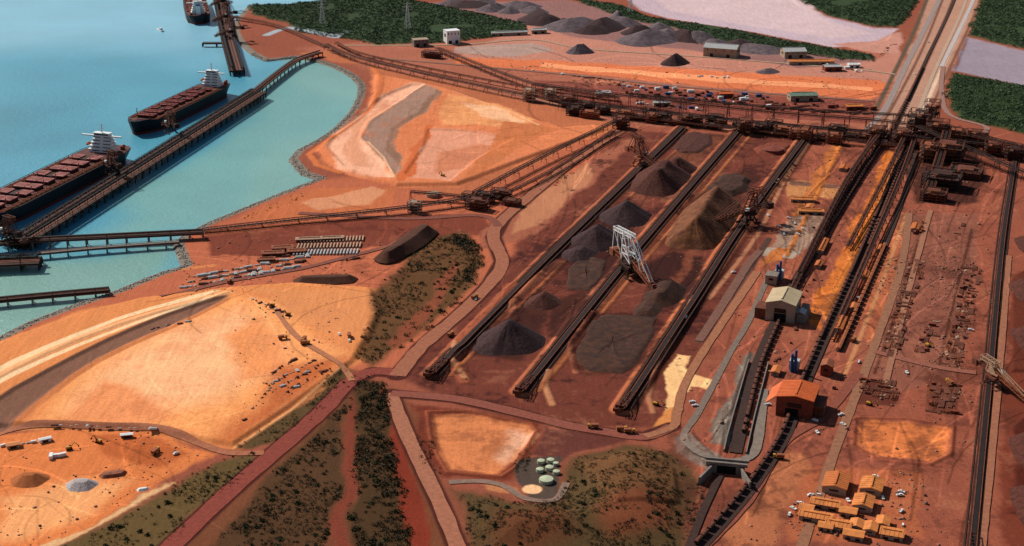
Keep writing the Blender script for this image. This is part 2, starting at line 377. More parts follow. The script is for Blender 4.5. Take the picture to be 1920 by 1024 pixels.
def strip(n,Qp,w,m,lift=.25,step=6):
    R=resample(Qp,step);T=np.gradient(R,axis=0);T/=np.linalg.norm(T,axis=1)[:,None]+1e-9;Nn=np.stack([-T[:,1],T[:,0]],1)
    K=5;V=[]
    wv=w*(1+.22*vn(R[:,0],R[:,1],14,51)) if n=='road' else w+R[:,0]*0
    for k in range(K):
        pp=R+Nn*((k/(K-1)-.5)*wv)[:,None];V.append(np.column_stack([pp,terrain(pp[:,0],pp[:,1])+lift]))
    V=np.stack(V,1).reshape(-1,3);n0=len(R);ii=np.arange(n0*K).reshape(n0,K)
    Fq=np.stack([ii[:-1,:-1],ii[:-1,1:],ii[1:,1:],ii[1:,:-1]],-1).reshape(-1,4)[:,::-1]
    return npmesh(n,V,Fq,m)
for i,s in enumerate(ROAD.strip().splitlines()):
    a=s.split();struct(strip('road',[G(*map(float,q.split(','))) for q in a[2:]],float(a[1]),mat('dirt_road_'+a[0],a[0],.95,.22,.25),.3+.02*i))
class B:
    def __init__(s): s.v=[];s.f=[]
    def _a(s,v,f): n=len(s.v);s.v+=v;s.f+=[tuple(i+n for i in q) for q in f];return s
    def box(s,cx,cy,z0,lx,ly,h,rot=0,tx=1,ty=1):
        c,d=math.cos(rot),math.sin(rot);v=[]
        for z,a,b in((z0,1,1),(z0+h,tx,ty)):
            for ux,uy in((-1,-1),(1,-1),(1,1),(-1,1)):
                x=ux*lx/2*a;y=uy*ly/2*b;v.append((cx+x*c-y*d,cy+x*d+y*c,z))
        return s._a(v,[(3,2,1,0),(4,5,6,7),(0,1,5,4),(1,2,6,5),(2,3,7,6),(3,0,4,7)])
    def beam(s,a,b,w,h=None):
        h=h or w;a=np.array(a,float);b=np.array(b,float);d=b-a;L=np.linalg.norm(d)
        if L<1e-6:return s
        d/=L;up=np.array((0,0,1.)) if abs(d[2])<.95 else np.array((1.,0,0));r=np.cross(d,up);r/=np.linalg.norm(r);u=np.cross(r,d)
        v=[tuple(p+r*x*w/2+u*y*h/2) for p in(a,b) for x,y in((-1,-1),(1,-1),(1,1),(-1,1))]
        return s._a(v,[(3,2,1,0),(4,5,6,7),(0,1,5,4),(1,2,6,5),(2,3,7,6),(3,0,4,7)])
    def cyl(s,x,y,z0,z1,r,r2=None,n=14,cap=True):
        r2=r if r2 is None else r2
        v=[(x+q*math.cos(2*math.pi*i/n),y+q*math.sin(2*math.pi*i/n),z) for z,q in((z0,r),(z1,r2)) for i in range(n)]
        f=[(i,(i+1)%n,n+(i+1)%n,n+i) for i in range(n)]
        if cap:f+=[tuple(range(n-1,-1,-1)),tuple(range(n,2*n))]
        return s._a(v,f)
    def hcyl(s,a,b,r,n=10):
        a=np.array(a,float);b=np.array(b,float);d=b-a;d/=np.linalg.norm(d);up=np.array((0,0,1.)) if abs(d[2])<.9 else np.array((1.,0,0));q=np.cross(d,up);q/=np.linalg.norm(q);u=np.cross(q,d)
        v=[tuple(p+r*(q*math.cos(2*math.pi*i/n)+u*math.sin(2*math.pi*i/n))) for p in(a,b) for i in range(n)]
        return s._a(v,[(i,(i+1)%n,n+(i+1)%n,n+i) for i in range(n)]+[tuple(range(n-1,-1,-1)),tuple(range(n,2*n))])
    def gable(s,lx,ly,z,h,ov=1.0,t=.3):
        X=lx/2+ov;Yy=ly/2+ov
        v=[(-X,-Yy,z-.2),(X,-Yy,z-.2),(X,0,z+h),(-X,0,z+h),(X,Yy,z-.2),(-X,Yy,z-.2)]
        v+=[(a,b,c+t) for a,b,c in v]
        return s._a(v,[(0,3,2,1),(3,5,4,2),(6,7,8,9),(9,8,10,11),(0,1,7,6),(5,11,10,4),(0,6,9,3),(3,9,11,5),(1,2,8,7),(2,4,10,8)])
    def truss(s,a,b,w,h,n,t=.4):
        a=np.array(a,float);b=np.array(b,float);d=(b-a)/np.linalg.norm(b-a);r=np.cross(d,(0,0,1.));r/=np.linalg.norm(r);u=np.cross(r,d)
        c=lambda k,x,y:a+(b-a)*k/n+r*x*w/2+u*y*h/2
        for x in(-1,1):
            for y in(-1,1): s.beam(c(0,x,y),c(n,x,y),t)
        for k in range(n+1):
            for x in(-1,1): s.beam(c(k,x,-1),c(k,x,1),t*.7)
            for y in(-1,1): s.beam(c(k,-1,y),c(k,1,y),t*.7)
            if k<n:
                e=1 if k%2 else -1
                for x in(-1,1): s.beam(c(k,x,-e),c(k+1,x,e),t*.7)
        return s
    def mesh(s,n,m):
        me=bpy.data.meshes.new(n);me.from_pydata([tuple(map(float,q)) for q in s.v],[],s.f);me.materials.append(m);return me
    def ob(s,n,m,parent=None,loc=None,rot=0):
        o=link(bpy.data.objects.new(n,s.mesh(n,m)))
        if parent:o.parent=parent
        if loc is not None:o.location=loc
        o.rotation_euler[2]=rot;return o
def E(n,loc,rot=0):
    o=link(bpy.data.objects.new(n,None));o.location=loc;o.rotation_euler[2]=rot;o.empty_display_size=1;return o
def tag(o,label,cat,group=None):
    o['label']=label;o['category']=cat
    if group:o['group']=group
    return o
def dup(o,loc,rot,sc=None,parent=None):
    n=o.copy();link(n)
    if parent: n.parent=parent
    else:
        n.location=loc;n.rotation_euler[2]=rot
        if sc:n.scale=(sc,)*3
    for c in list(o.children): dup(c,None,0,None,n)
    return n
def gp(u,v,dz=0):
    x,y=G(u,v);z=tz(x,y);x,y=G(u,v,z);return (x,y,z+dz)
def ang(u1,v1,u2,v2):
    a=G(u1,v1);b=G(u2,v2);return math.atan2(b[1]-a[1],b[0]-a[0])
rust=mat('rusty_steel','683826',.8,.45,.25);rustd=mat('dark_rusty_steel','3B231B',.85,.4,.2);rusto=mat('orange_dusty_steel','8E5034',.8,.35,.3)
belt=mat('conveyor_belt','211715',.8,.3,.1);white=mat('white_paint','E4E5E1',.45,.08,.4);glass=mat('window_glass','10161A',.15,.1,.5)
conc=mat('concrete','7C7066',.9,.2,.2);rubber=mat('rubber','101010',.9,.1,1);galv=mat('galvanised_steel','B0AFAB',.5,.2,.4)
cream=mat('cream_sheet_roof','C4AE8A',.6,.12,.15);redroof=mat('orange_red_sheet_roof','C8602E',.6,.15,.15);tanroof=mat('tan_sheet_roof','D07E40',.65,.25,.15)
rwall=mat('red_dusty_wall','7A3826',.8,.3,.3);bwall=mat('beige_wall','A08A74',.8,.15,.2);blue=mat('blue_paint','2C4C78',.5,.2,.3);yel=mat('yellow_paint','B8852E',.6,.2,.4)
hullm=mat('dark_ship_hull','0F1118',.5,.25,.08);boot=mat('red_antifouling','6A2820',.7,.25,.1);deckm=mat('red_oxide_deck','562820',.8,.3,.15);hatchm=mat('red_hatch_paint','903C34',.7,.25,.12,0,'B46C64')
rail=mat('ballast','3C2720',.95,.4,.5);orf=mat('orange_roof','C06C36',.7,.15);palew=mat('pale_dusty_steel','B08C70',.6,.25,.4)
# ---------- ships
def ship(bow,stern,L,beam,label,hc,zs=1.35,sup=white):
    bx,by=G(*bow,-2.5);sx,sy=G(*stern,-2.5);a=math.atan2(by-sy,bx-sx)
    r=E('bulk_carrier',(sx,sy,-2.5),a);tag(r,label,'ship');r.scale=(1,1,zs)
    st=[(0,.55,.25),(.03,.85,.5),(.1,1,.9),(.3,1,1),(.8,1,1),(.9,.9,.78),(.95,.66,.5),(.985,.36,.2),(1.0,.12,.02)]
    def loft(z0f,z1f,n,m,e=0):
        b=B();V=[];
        for t,wt,wb in st:
            for sgn in(-1,1):
                for zf in(z0f,z1f):
                    z=zf(t);k=min(1,max(0,z/14));w=(wb+(wt-wb)*k)*beam/2+e
                    V.append((t*L+(k*5 if t>=.98 else 0),sgn*w,z))
        f=[]
        for i in range(len(st)-1):
            p=i*4;q=p+4
            f+=[(p,p+1,q+1,q),(p+2,q+2,q+3,p+3),(p+1,p+3,q+3,q+1)]
        f+=[(0,2,3,1),(4*len(st)-4,4*len(st)-3,4*len(st)-1,4*len(st)-2)]
        b._a(V,f);return b.ob(n,m,r)
    sh=lambda t:13+(3 if t>.93 else 0)
    loft(lambda t:2.6,sh,'hull',hullm);loft(lambda t:-1.5,lambda t:2.6,'lower_hull',boot)
    b=B()
    b._a([(t*L*.998,s*(wt*beam/2-1),sh(t)+.15) for t,wt,wb in st for s in(-1,1)],[(2*i,2*i+1,2*i+3,2*i+2)[::-1] for i in range(len(st)-1)])
    b.box(L*.5,0,13.15,L*.68,beam*.12,.8);b.ob('deck',deckm,r)
    b=B()
    for i in range(len(st)-1):
        for s in(-1,1):
            t0,w0,_=st[i];t1,w1,_=st[i+1]
            b.beam((t0*L,s*(w0*beam/2-.3),sh(t0)+.9),(t1*L,s*(w1*beam/2-.3),sh(t1)+.9),.12,.5)
    b.ob('rail',rust,r)
    for s in(-1,1):
        b=B()
        for q in(.36,.4,.44): b.beam((L*.18,s*beam*q,13.8),(L*.9,s*beam*q*.98,13.8),.7)
        for q in range(24): b.box(L*(.19+q*.03),s*beam*.4,13.2,.6,beam*.1,1.4)
        b.ob('deck_pipe',rusto,r)
    n=9;x0=L*.19;dx=(L*.9-x0)/n
    for i in range(n):
        cx=x0+dx*(i+.5)
        b=B();b.box(cx,0,13.2,dx*.62,beam*.5,2.2);b.ob('hatch_coaming',rustd,r)
        for s in(-1,1):
            b=B();off=beam*(.13 if i%3 else .2)
            b.box(cx,s*off,15.5,dx*.6,beam*.235,.9)
            for k in(-.3,-.1,.1,.3): b.box(cx+k*dx*.6,s*off,16.4,.5,beam*.22,.35)
            b.ob('hatch_cover',hc,r)
            B().cyl(cx+dx*.45,s*beam*.2,13.2,19,.6).ob('ventilator',hatchm,r)
    b=B();xs=L*.1
    for k in range(5):
        b.box(xs-k*.6,0,13.2+k*3.1,14-k*1.6,beam*(.56-.05*k),2.9)
        b.box(xs-k*.6,0,16.1+k*3.1,15.4-k*1.6,beam*(.6-.05*k),.2)
    b.box(xs-1,0,28.7,8,beam*.34,2.8);b.box(xs+2,0,28.5,3.4,beam*.9,1.1);b.box(xs-1,0,31.5,9,beam*.38,.3);b.ob('superstructure',sup,r)
    for k in range(5):
        for s in(-1,1): B().box(xs+7.05-k*1.4,s*beam*.12,14.5+k*3.1,.3,beam*.17,.8).ob('window',glass,r)
    B().box(xs+3.05,0,29.7,.3,beam*.32,1.2).ob('bridge_window',glass,r)
    b=B();b.box(xs-13,0,13.2,8,9,13,0,.8,.85);b.ob('funnel',sup,r);b=B();b.box(xs-13,0,26.2,6.4,7.6,2.2);b.ob('funnel_cap',blue,r)
    b=B();b.beam((xs,0,31),(xs,0,41),.9);b.beam((xs,-4,36),(xs,4,36),.4);b.beam((xs,-2.5,39),(xs,2.5,39),.3);b.hcyl((xs-.8,0,33.5),(xs+2,0,33.5),.8);b.ob('mast',sup,r)
    b=B();b.beam((L*.96,0,16),(L*.96,0,28),.8);b.beam((L*.96,-2,24),(L*.96,2,24),.4);b.ob('foremast',yel,r)
    for s in(-1,1):
        b=B();b.box(xs-6,s*beam*.4,17.5,8,2.6,1.6);b.box(xs-6,s*beam*.4,19.1,7,2,1,0,.6,.6);b.ob('lifeboat',mat('orange_lifeboat','B8501E',.6,.1),r)
        B().box(xs-15,s*beam*.3,13.2,5,4,3).ob('winch',rust,r)
    return r
ship((256,252),(415,174),272,52,'dark hulled bulk carrier moored at the ore wharf',hatchm)
ship((8,404),(222,296),335,66,'long dark bulk carrier with reddish hatch covers',mat('pinkish_hatch_paint','A04A40',.7,.3,.1,0,'CC8A80'),1.4)
ship((352,-40),(374,46),250,48,'black bulk carrier with white bridge seen from its stern',hatchm)
r=E('motor_boat',(*G(301,58,-2.5),-2.5),2.2);r.scale=(1.4,1.4,1.4);tag(r,'small white motor boat under way on open water','boat')
B().box(0,0,-.3,14,4.5,2.2,0,1.1,1.1)._a([(7.5,-2.4,1.9),(7.5,2.4,1.9),(12,0,2.2),(6.5,-1.5,-.3),(6.5,1.5,-.3)],[(0,1,2),(3,2,4),(0,2,3),(1,4,2)]).ob('hull',white,r);B().box(-1,0,1.9,6,3.4,2.4,0,.8,.8).ob('cabin',white,r);B().box(-1,0,2.6,5.9,3.5,.8).ob('window',glass,r)
# ---------- jetties
def jetty(Qp,w,z,label,step=18,conv=True,name='jetty',mm=None,cat='jetty',pm=None):
    Qp=[G(*q,z) for q in Qp];r=E(name,(Qp[0][0],Qp[0][1],0));o=np.array(Qp[0]);R=resample(Qp,step)-o;tag(r,label,cat)
    T=np.gradient(R,axis=0);T/=np.linalg.norm(T,axis=1)[:,None];Nn=np.stack([-T[:,1],T[:,0]],1)
    b=B()
    for i in range(len(R)-1): b.beam((*R[i],z-.6),(*(R[i+1]+T[i]*.2),z-.6),w,1.2)
    b.ob('deck',mm or rustd,r)
    b=B()
    for i in range(len(R)-1):
        for s in(-1,1):
            b.beam((*(R[i]+Nn[i]*s*w*.48),z+1.1),(*(R[i+1]+Nn[i+1]*s*w*.48),z+1.1),.3)
            b.beam((*(R[i]+Nn[i]*s*w*.48),z),(*(R[i]+Nn[i]*s*w*.48),z+1.2),.25)
            b.beam((*(R[i]+Nn[i]*s*w*.46),z-1.6),(*(R[i+1]+Nn[i+1]*s*w*.46),z-1.6),.7,1.6)
    b.ob('rail',rust,r)
    for i in range(min(96,len(R))):
        b=B();x,y=R[i];nx,ny=Nn[i];b.beam((x-nx*w/2,y-ny*w/2,z-2),(x+nx*w/2,y+ny*w/2,z-2),1.4)
        for s in(-.46,-.15,.15,.46) if w>15 else(-.42,.42): b.cyl(x+nx*w*s,y+ny*w*s,-8,z-1.2,.9,n=7)
        b.ob('pile_bent',pm or rustd,r)
    if conv:
        if w>15:
            for off,m,ww,hh,zz in((-.36,belt,3,1.2,7),(.36,belt,3,1.2,4),(-.2,rusto,1.2,.5,.3),(.2,rusto,1.2,.5,.3),(0,rust,2.2,.4,.3)):
                b=B()
                for i in range(len(R)-1):
                    p=R[i]+Nn[i]*w*off;q=R[i+1]+Nn[i+1]*w*off
                    b.beam((*p,z+zz),(*q,z+zz),ww,hh)
                    if zz>2:
                        b.truss((*p,z+zz+.2),(*q,z+zz+.2),4,2.4,2,.3);b.beam((*(p-Nn[i]*1.8),z),(*(p-Nn[i]*1.8),z+zz),.5);b.beam((*(p+Nn[i]*1.8),z),(*(p+Nn[i]*1.8),z+zz),.5)
                b.ob('conveyor' if zz>2 else 'walkway',m,r)
        else:
            b=B()
            for i in range(len(R)-1): b.beam((*R[i],z+2.6),(*R[i+1],z+2.6),2.6,1.2);b.beam((*R[i],z),(*R[i],z+2.5),.5)
            b.ob('conveyor',belt,r);b=B()
            for i in range(len(R)-1): b.beam((*(R[i]+Nn[i]*w*.33),z+.25),(*(R[i+1]+Nn[i+1]*w*.33),z+.25),1.2,.5)
            b.ob('walkway',rusto,r)
    return r
jetty([(38,452),(276,303),(484,172)],27,8,'long dark rusty ore loading wharf with twin conveyors',mm=mat('brown_dusty_deck','4E2E22',.85,.35,.15))
jetty([(476,172),(520,137),(556,112),(600,97)],13,8,'narrow conveyor jetty on piles joining the wharf to shore',mm=rust)
jetty([(-60,462),(60,450),(200,443),(380,434)],11,8,'conveyor jetty crossing the channel on piles',pm=conc)
jetty([(70,474),(200,462),(335,452)],6,5,'low access trestle with railings beside the conveyor',conv=False,mm=conc,pm=conc)
jetty([(-60,568),(60,556),(205,543)],9,5,'low pipe jetty running from the shore into the channel',pm=conc)
jetty([(410,-10),(425,60),(445,132)],26,7,'far ore berth deck with conveyors on piles')
jetty([(380,80),(432,80)],10,5,'short mooring dolphin walkway beside the far berth',conv=False)
jetty([(-40,492),(75,487)],24,6,'broad dark berth platform at the channel edge')
# ---------- elevated conveyors
def gallery(Qp,z0,z1,w,label,m=rust,step=30,name='conveyor_gallery'):
    P3=[gp(*q) for q in Qp];o=np.array(P3[0][:2]);r=E(name,P3[0]);tag(r,label,'conveyor')
    R=resample([p[:2] for p in P3],step);g0=terrain(R[:,0],R[:,1])-P3[0][2];R=R-o
    T=np.gradient(R,axis=0);T/=np.linalg.norm(T,axis=1)[:,None];Nn=np.stack([-T[:,1],T[:,0]],1);n=len(R)
    Z=np.linspace(z0,z1,n);b=B();c=B()
    for i in range(n-1):
        p=(*R[i],Z[i]);q=(*R[i+1],Z[i+1])
        b.truss(p,q,w,2.6,4,.4);c.beam(p,q,w*.45,.6)
        for s in(-1,1): b.beam((*(R[i]+Nn[i]*s*w*.7),Z[i]+.3),(*(R[i+1]+Nn[i+1]*s*w*.7),Z[i+1]+.3),1.0,.3)
    b.ob('truss_frame',m,r);c.ob('belt',belt,r)
    for i in range(0,n,1):
        if Z[i]<2.5: continue
        b=B();x,y=R[i];nx,ny=Nn[i]*w*.5
        b.beam((x-nx*1.5,y-ny*1.5,g0[i]-.5),(x-nx,y-ny,Z[i]-1.2),.7);b.beam((x+nx*1.5,y+ny*1.5,g0[i]-.5),(x+nx,y+ny,Z[i]-1.2),.7)
        b.beam((x-nx*1.4,y-ny*1.4,Z[i]*.4),(x+nx*1.4,y+ny*1.4,Z[i]*.4),.35);b.beam((x-nx*1.4,y-ny*1.4,Z[i]*.4),(x+nx,y+ny,Z[i]-1.2),.35);b.ob('trestle',m,r)
    return r
gallery([(612,92),(690,122),(985,188),(1165,212)],9,9,7,'long elevated rust brown conveyor on trestles over red earth')
gallery([(630,84),(700,112),(990,172),(1165,200)],5,7,4,'slender dusty conveyor following the haul road',rusto)
gallery([(430,42),(520,52),(612,90)],13,9,7,'raised conveyor bridge running from the far berth to land',rusto)
gallery([(1000,176),(1400,225),(1700,252),(1940,300)],16,16,11,'high dark conveyor gallery across the stockyard head')
gallery([(1050,205),(1400,238),(1690,268),(1940,292)],11,11,11,'dark rusty conveyor gallery crossing the stockyard head',rustd)
gallery([(1150,222),(1400,250),(1690,282)],7,7,9,'low rusty conveyor gallery along the stockyard head')
gallery([(1180,200),(1450,228),(1700,246)],20,24,7,'uppermost conveyor gallery above the stockyard head',rustd)
gallery([(820,98),(1000,170),(1160,200)],8,14,7,'inclined dusty conveyor gallery climbing to a transfer tower')
gallery([(882,376),(1020,305),(1165,236)],8,12,6,'dark inclined conveyor running along the red basin',rustd)
gallery([(905,390),(1030,330),(1150,255)],5,8,5,'second rusty conveyor beside the red basin')
gallery([(380,436),(560,418),(770,398),(890,380)],3,8,8,'low shore conveyor linking the jetty to the yard',rustd)
gallery([(770,374),(880,380),(905,392)],10,6,6,'short inclined conveyor into a transfer station')
gallery([(1498,520),(1590,345),(1660,252)],6,14,4,'inclined conveyor rising beside the unloading tracks',rust)
gallery([(1590,470),(1650,360),(1700,262)],5,15,4,'inclined rusty conveyor rising to the head structure',rust)
gallery([(1480,560),(1570,385),(1640,262)],4,10,4,'dusty conveyor following the unloading tracks',rust)
gallery([(1560,640),(1630,480),(1690,340),(1715,270)],4,12,4,'long dark conveyor beside the orange haul strip',rust)
gallery([(1740,375),(1765,300),(1775,262)],10,22,8,'steep dark conveyor beside the screening plant')
gallery([(1720,262),(1920,340)],20,12,8,'broad dark conveyor descending from the plant',rustd)
gallery([(1700,232),(1900,290)],14,14,8,'rusty conveyor gallery over the haul road')
def yardconv(Qp,label):
    P3=[gp(*q) for q in Qp];o=np.array(P3[0][:2]);r=E('stockyard_conveyor',P3[0]);tag(r,label,'conveyor')
    R=resample([p[:2] for p in P3],20);gz=terrain(R[:,0],R[:,1])-P3[0][2];R=R-o;T=np.gradient(R,axis=0);T/=np.linalg.norm(T,axis=1)[:,None];Nn=np.stack([-T[:,1],T[:,0]],1)
    b=B();c=B();d=B()
    for i in range(len(R)-1):
        p=R[i];q=R[i+1];z=gz[i];zz=gz[i+1]
        b.beam((*p,z+2.2),(*q,zz+2.2),3.2,.7)
        for s in(-1,1):
            c.beam((*(p+Nn[i]*s*2.3),z+1.9),(*(q+Nn[i+1]*s*2.3),zz+1.9),.8,1.2);c.beam((*(p+Nn[i]*s*2),z-.3),(*(p+Nn[i]*s*2),z+2),.4)
            d.beam((*(p+Nn[i]*s*6),z+.35),(*(q+Nn[i+1]*s*6),zz+.35),1.3,.5)
    b.ob('belt',belt,r);c.ob('frame',rust,r);d.ob('rail',rustd,r)
    a=math.atan2(T[0][1],T[0][0]);b=B();b.box(-4,0,0,10,7,3,a);b.box(-4,0,3,6,4,3,a);b.truss((-8*T[0][0],-8*T[0][1],6),(30*T[0][0],30*T[0][1],2),5,3,6,.5);b.ob('tail_station',rust,r)
for q,l in(([(812,702),(1030,482),(1280,240)],'long dark belt conveyor on a red berm'),([(980,735),(1198,465),(1398,232)],'long dark belt conveyor between ore stockpiles'),([(1168,768),(1290,580),(1400,410),(1508,262)],'long belt conveyor on an orange berm past an ore heap'),([(1822,1045),(1856,700),(1880,450),(1902,305)],'straight dark conveyor along the yard edge')): yardconv(q,l)
# ---------- stockpiles
def pile(u,v,a,b_,h,rot,m,label,flat=0,name='ore_stockpile',seed=0):
    x,y,z=gp(u,v);NA,NR=96,24;rr,tt=np.meshgrid(np.arange(NR+1)/NR,np.arange(NA)*2*math.pi/NA,indexing='ij')
    k=1+.05*np.sin(3*tt+seed)+.03*np.sin(5*tt+seed*2)+.015*np.sin(11*tt)
    if flat>.5:k=k*(1+.12*np.sin(2*tt+seed)+.06*np.sin(7*tt+seed))
    ex=max(0,a-b_);c=np.cos(tt);px=rr*b_*k*c+ex*np.clip(c*1.6,-1,1);py=rr*b_*k*np.sin(tt)
    hz=np.minimum(h,h*(1-rr)/(1-flat)) if flat else h*(1-np.sqrt(rr**2+.002)+.02)
    gul=np.abs(vn(tt*b_*2.2,rr*3,2.6,seed+40))*.05*h*np.sin(rr*math.pi)
    hz=hz-gul+(vn(px,py,12,seed+30)*.08)*min(h,14)*np.sin(np.clip(rr+.1,0,1)*math.pi)+vn(px,py*0+seed,18,seed+3)*.2*h*(1-rr)*(ex>8)
    if flat>.5: hz=hz+np.abs(vn(px,py,7,seed+60))*2.0*(1-rr)
    hz=hz-.9*rr-.3
    V=np.stack([px,py,hz],-1).reshape(-1,3);ii=np.arange((NR+1)*NA).reshape(NR+1,NA);jj=np.roll(ii,-1,1)
    Fq=np.stack([ii[:-1],jj[:-1],jj[1:],ii[1:]],-1).reshape(-1,4)[:,::-1]
    o=npmesh(name,V,Fq,m,True);o.location=(x,y,z);o.rotation_euler[2]=rot;tag(o,label,'stockpile');return o
def bed(s,h,m,label):
    Q=[gp(*map(float,q.split(','))) for q in s.split()];c=np.mean(Q,0);n=len(Q);V=[];z=c[2]
    for k,(sc,hh) in enumerate(((1.08,-.6),(1.0,h*.5),(.92,h),(.75,h*.7),(.6,h*.95),(.35,h*.7),(0.02,h*.9))):
        for qi,q in enumerate(Q):
            for t in(0,.25,.5,.75):
                j=(qi+1)%n;p=np.array(q)*(1-t)+np.array(Q[j])*t
                V.append(((p[0]-c[0])*sc+random.uniform(-1.2,1.2),(p[1]-c[1])*sc+random.uniform(-1.2,1.2),hh+random.uniform(-.4,.4)*(hh>0)))
    N3=4*n;F4=[(k*N3+i,k*N3+(i+1)%N3,(k+1)*N3+(i+1)%N3,(k+1)*N3+i) for k in range(6) for i in range(N3)]
    o=npmesh('ore_bed',V,np.array(F4),m,True);o.location=(c[0],c[1],z);tag(o,label,'stockpile')
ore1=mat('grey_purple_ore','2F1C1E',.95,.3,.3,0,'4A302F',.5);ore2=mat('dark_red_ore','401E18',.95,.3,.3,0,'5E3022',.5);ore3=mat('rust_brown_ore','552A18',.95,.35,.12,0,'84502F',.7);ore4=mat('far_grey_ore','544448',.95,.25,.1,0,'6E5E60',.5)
oref=mat('flat_brown_ore','36201A',.95,.35,.12,0,'52301F',.6)
pile(955,640,37,35,23,ROW,ore1,'tall conical grey purple iron ore stockpile in the yard')
pile(925,650,24,20,9,ROW,ore1,'small dark ore stockpile merging into a taller one',seed=27)
pile(1018,567,24,20,11,ROW,ore2,'small conical brown ore stockpile',seed=1)
pile(1118,452,38,32,20,ROW,ore1,'rounded dark grey ore stockpile beside a conveyor',seed=2)
pile(1085,478,26,22,9,ROW,ore1,'low dark ore stockpile overlapping a taller one',.2,seed=22)
pile(1172,408,38,33,21,ROW,ore1,'conical purple grey ore stockpile beside a conveyor',seed=3)
pile(1238,342,62,40,23,ROW,ore2,'broad dark red brown ore stockpile',.12,seed=4)
pile(1268,318,34,30,17,ROW,ore2,'dark red ore stockpile joined to a larger one',.1,seed=24)
bed("1082,672 1088,640 1112,600 1135,592 1226,596 1222,628 1186,686 1168,698 1108,694",1.4,oref,'flat angular remnant bed of dark brown ore')
bed("1062,540 1068,505 1095,478 1135,490 1128,520 1105,545",1.2,oref,'low flat bed of dark ore on the pad')
pile(1245,552,38,22,10,ROW,oref,'dark reclaimed ore stockpile below the reclaimer',.2,seed=6)
pile(1215,580,26,16,5,ROW,oref,'dark remains of a reclaimed ore heap',.3,seed=26)
pile(1322,418,104,38,27,ROW+.03,ore3,'huge elongated rust brown ore stockpile',.06,seed=7)
pile(1368,348,48,30,6,ROW,oref,'low flat topped dark ore stockpile',.6,seed=8)
pile(1450,280,34,26,4,ROW,mat('red_ore','7A3824',.95,.3,.3),'low reddish ore heap near the head conveyors',.7,seed=9)
pile(1300,268,60,26,3,ROW,ore2,'low spread of dark brown ore on the pad',.7,seed=12)
pile(762,458,62,18,9,ang(720,480,800,425),mat('dark_earth_heap','54301F',.95,.3,.2),'dark irregular earth mound beside the track',.3,'earth_mound',seed=11)
for u,v,a,b_,h in((1925,548,34,16,9),(1932,640,34,16,8),(1935,850,34,16,10),(1940,950,34,16,9),(1925,460,30,14,6)): pile(u,v,a,b_,h,ROW+.25,ore2,'dark red ore stockpile beside the edge conveyor',.1,seed=int(v))
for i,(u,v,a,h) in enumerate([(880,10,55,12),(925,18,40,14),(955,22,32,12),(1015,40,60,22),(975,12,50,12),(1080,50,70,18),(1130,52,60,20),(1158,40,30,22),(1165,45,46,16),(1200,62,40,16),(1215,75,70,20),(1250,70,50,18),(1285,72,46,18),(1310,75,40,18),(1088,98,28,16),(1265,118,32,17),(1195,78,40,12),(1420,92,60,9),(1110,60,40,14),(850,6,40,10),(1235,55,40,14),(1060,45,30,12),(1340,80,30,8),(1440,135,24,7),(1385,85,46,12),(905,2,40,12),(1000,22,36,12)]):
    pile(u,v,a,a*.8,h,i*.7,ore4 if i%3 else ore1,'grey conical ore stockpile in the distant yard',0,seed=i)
rubble=mat('pale_rubble','B4A8A4',.9,.3,.8,0,None,1.0)
pile(152,910,14,12,5,0,rubble,'pale grey rubble heap on orange earth',.3,'rubble_heap')
pile(55,900,17,15,6,0,mat('orange_sand','A85E30',.95,.2,.3),'orange sand heap with a dug out hollow',.2,'sand_heap')
pile(212,890,12,7,3,.3,rusto,'small flat gravel heap on orange earth',.5,'rubble_heap')
pile(268,918,6,4,2,.3,white,'small heap of white bags',.3,'rubble_heap')
pile(610,524,34,12,5,.1,MC['dark_earth_heap'],'low dark red soil heap',.3,'earth_mound')
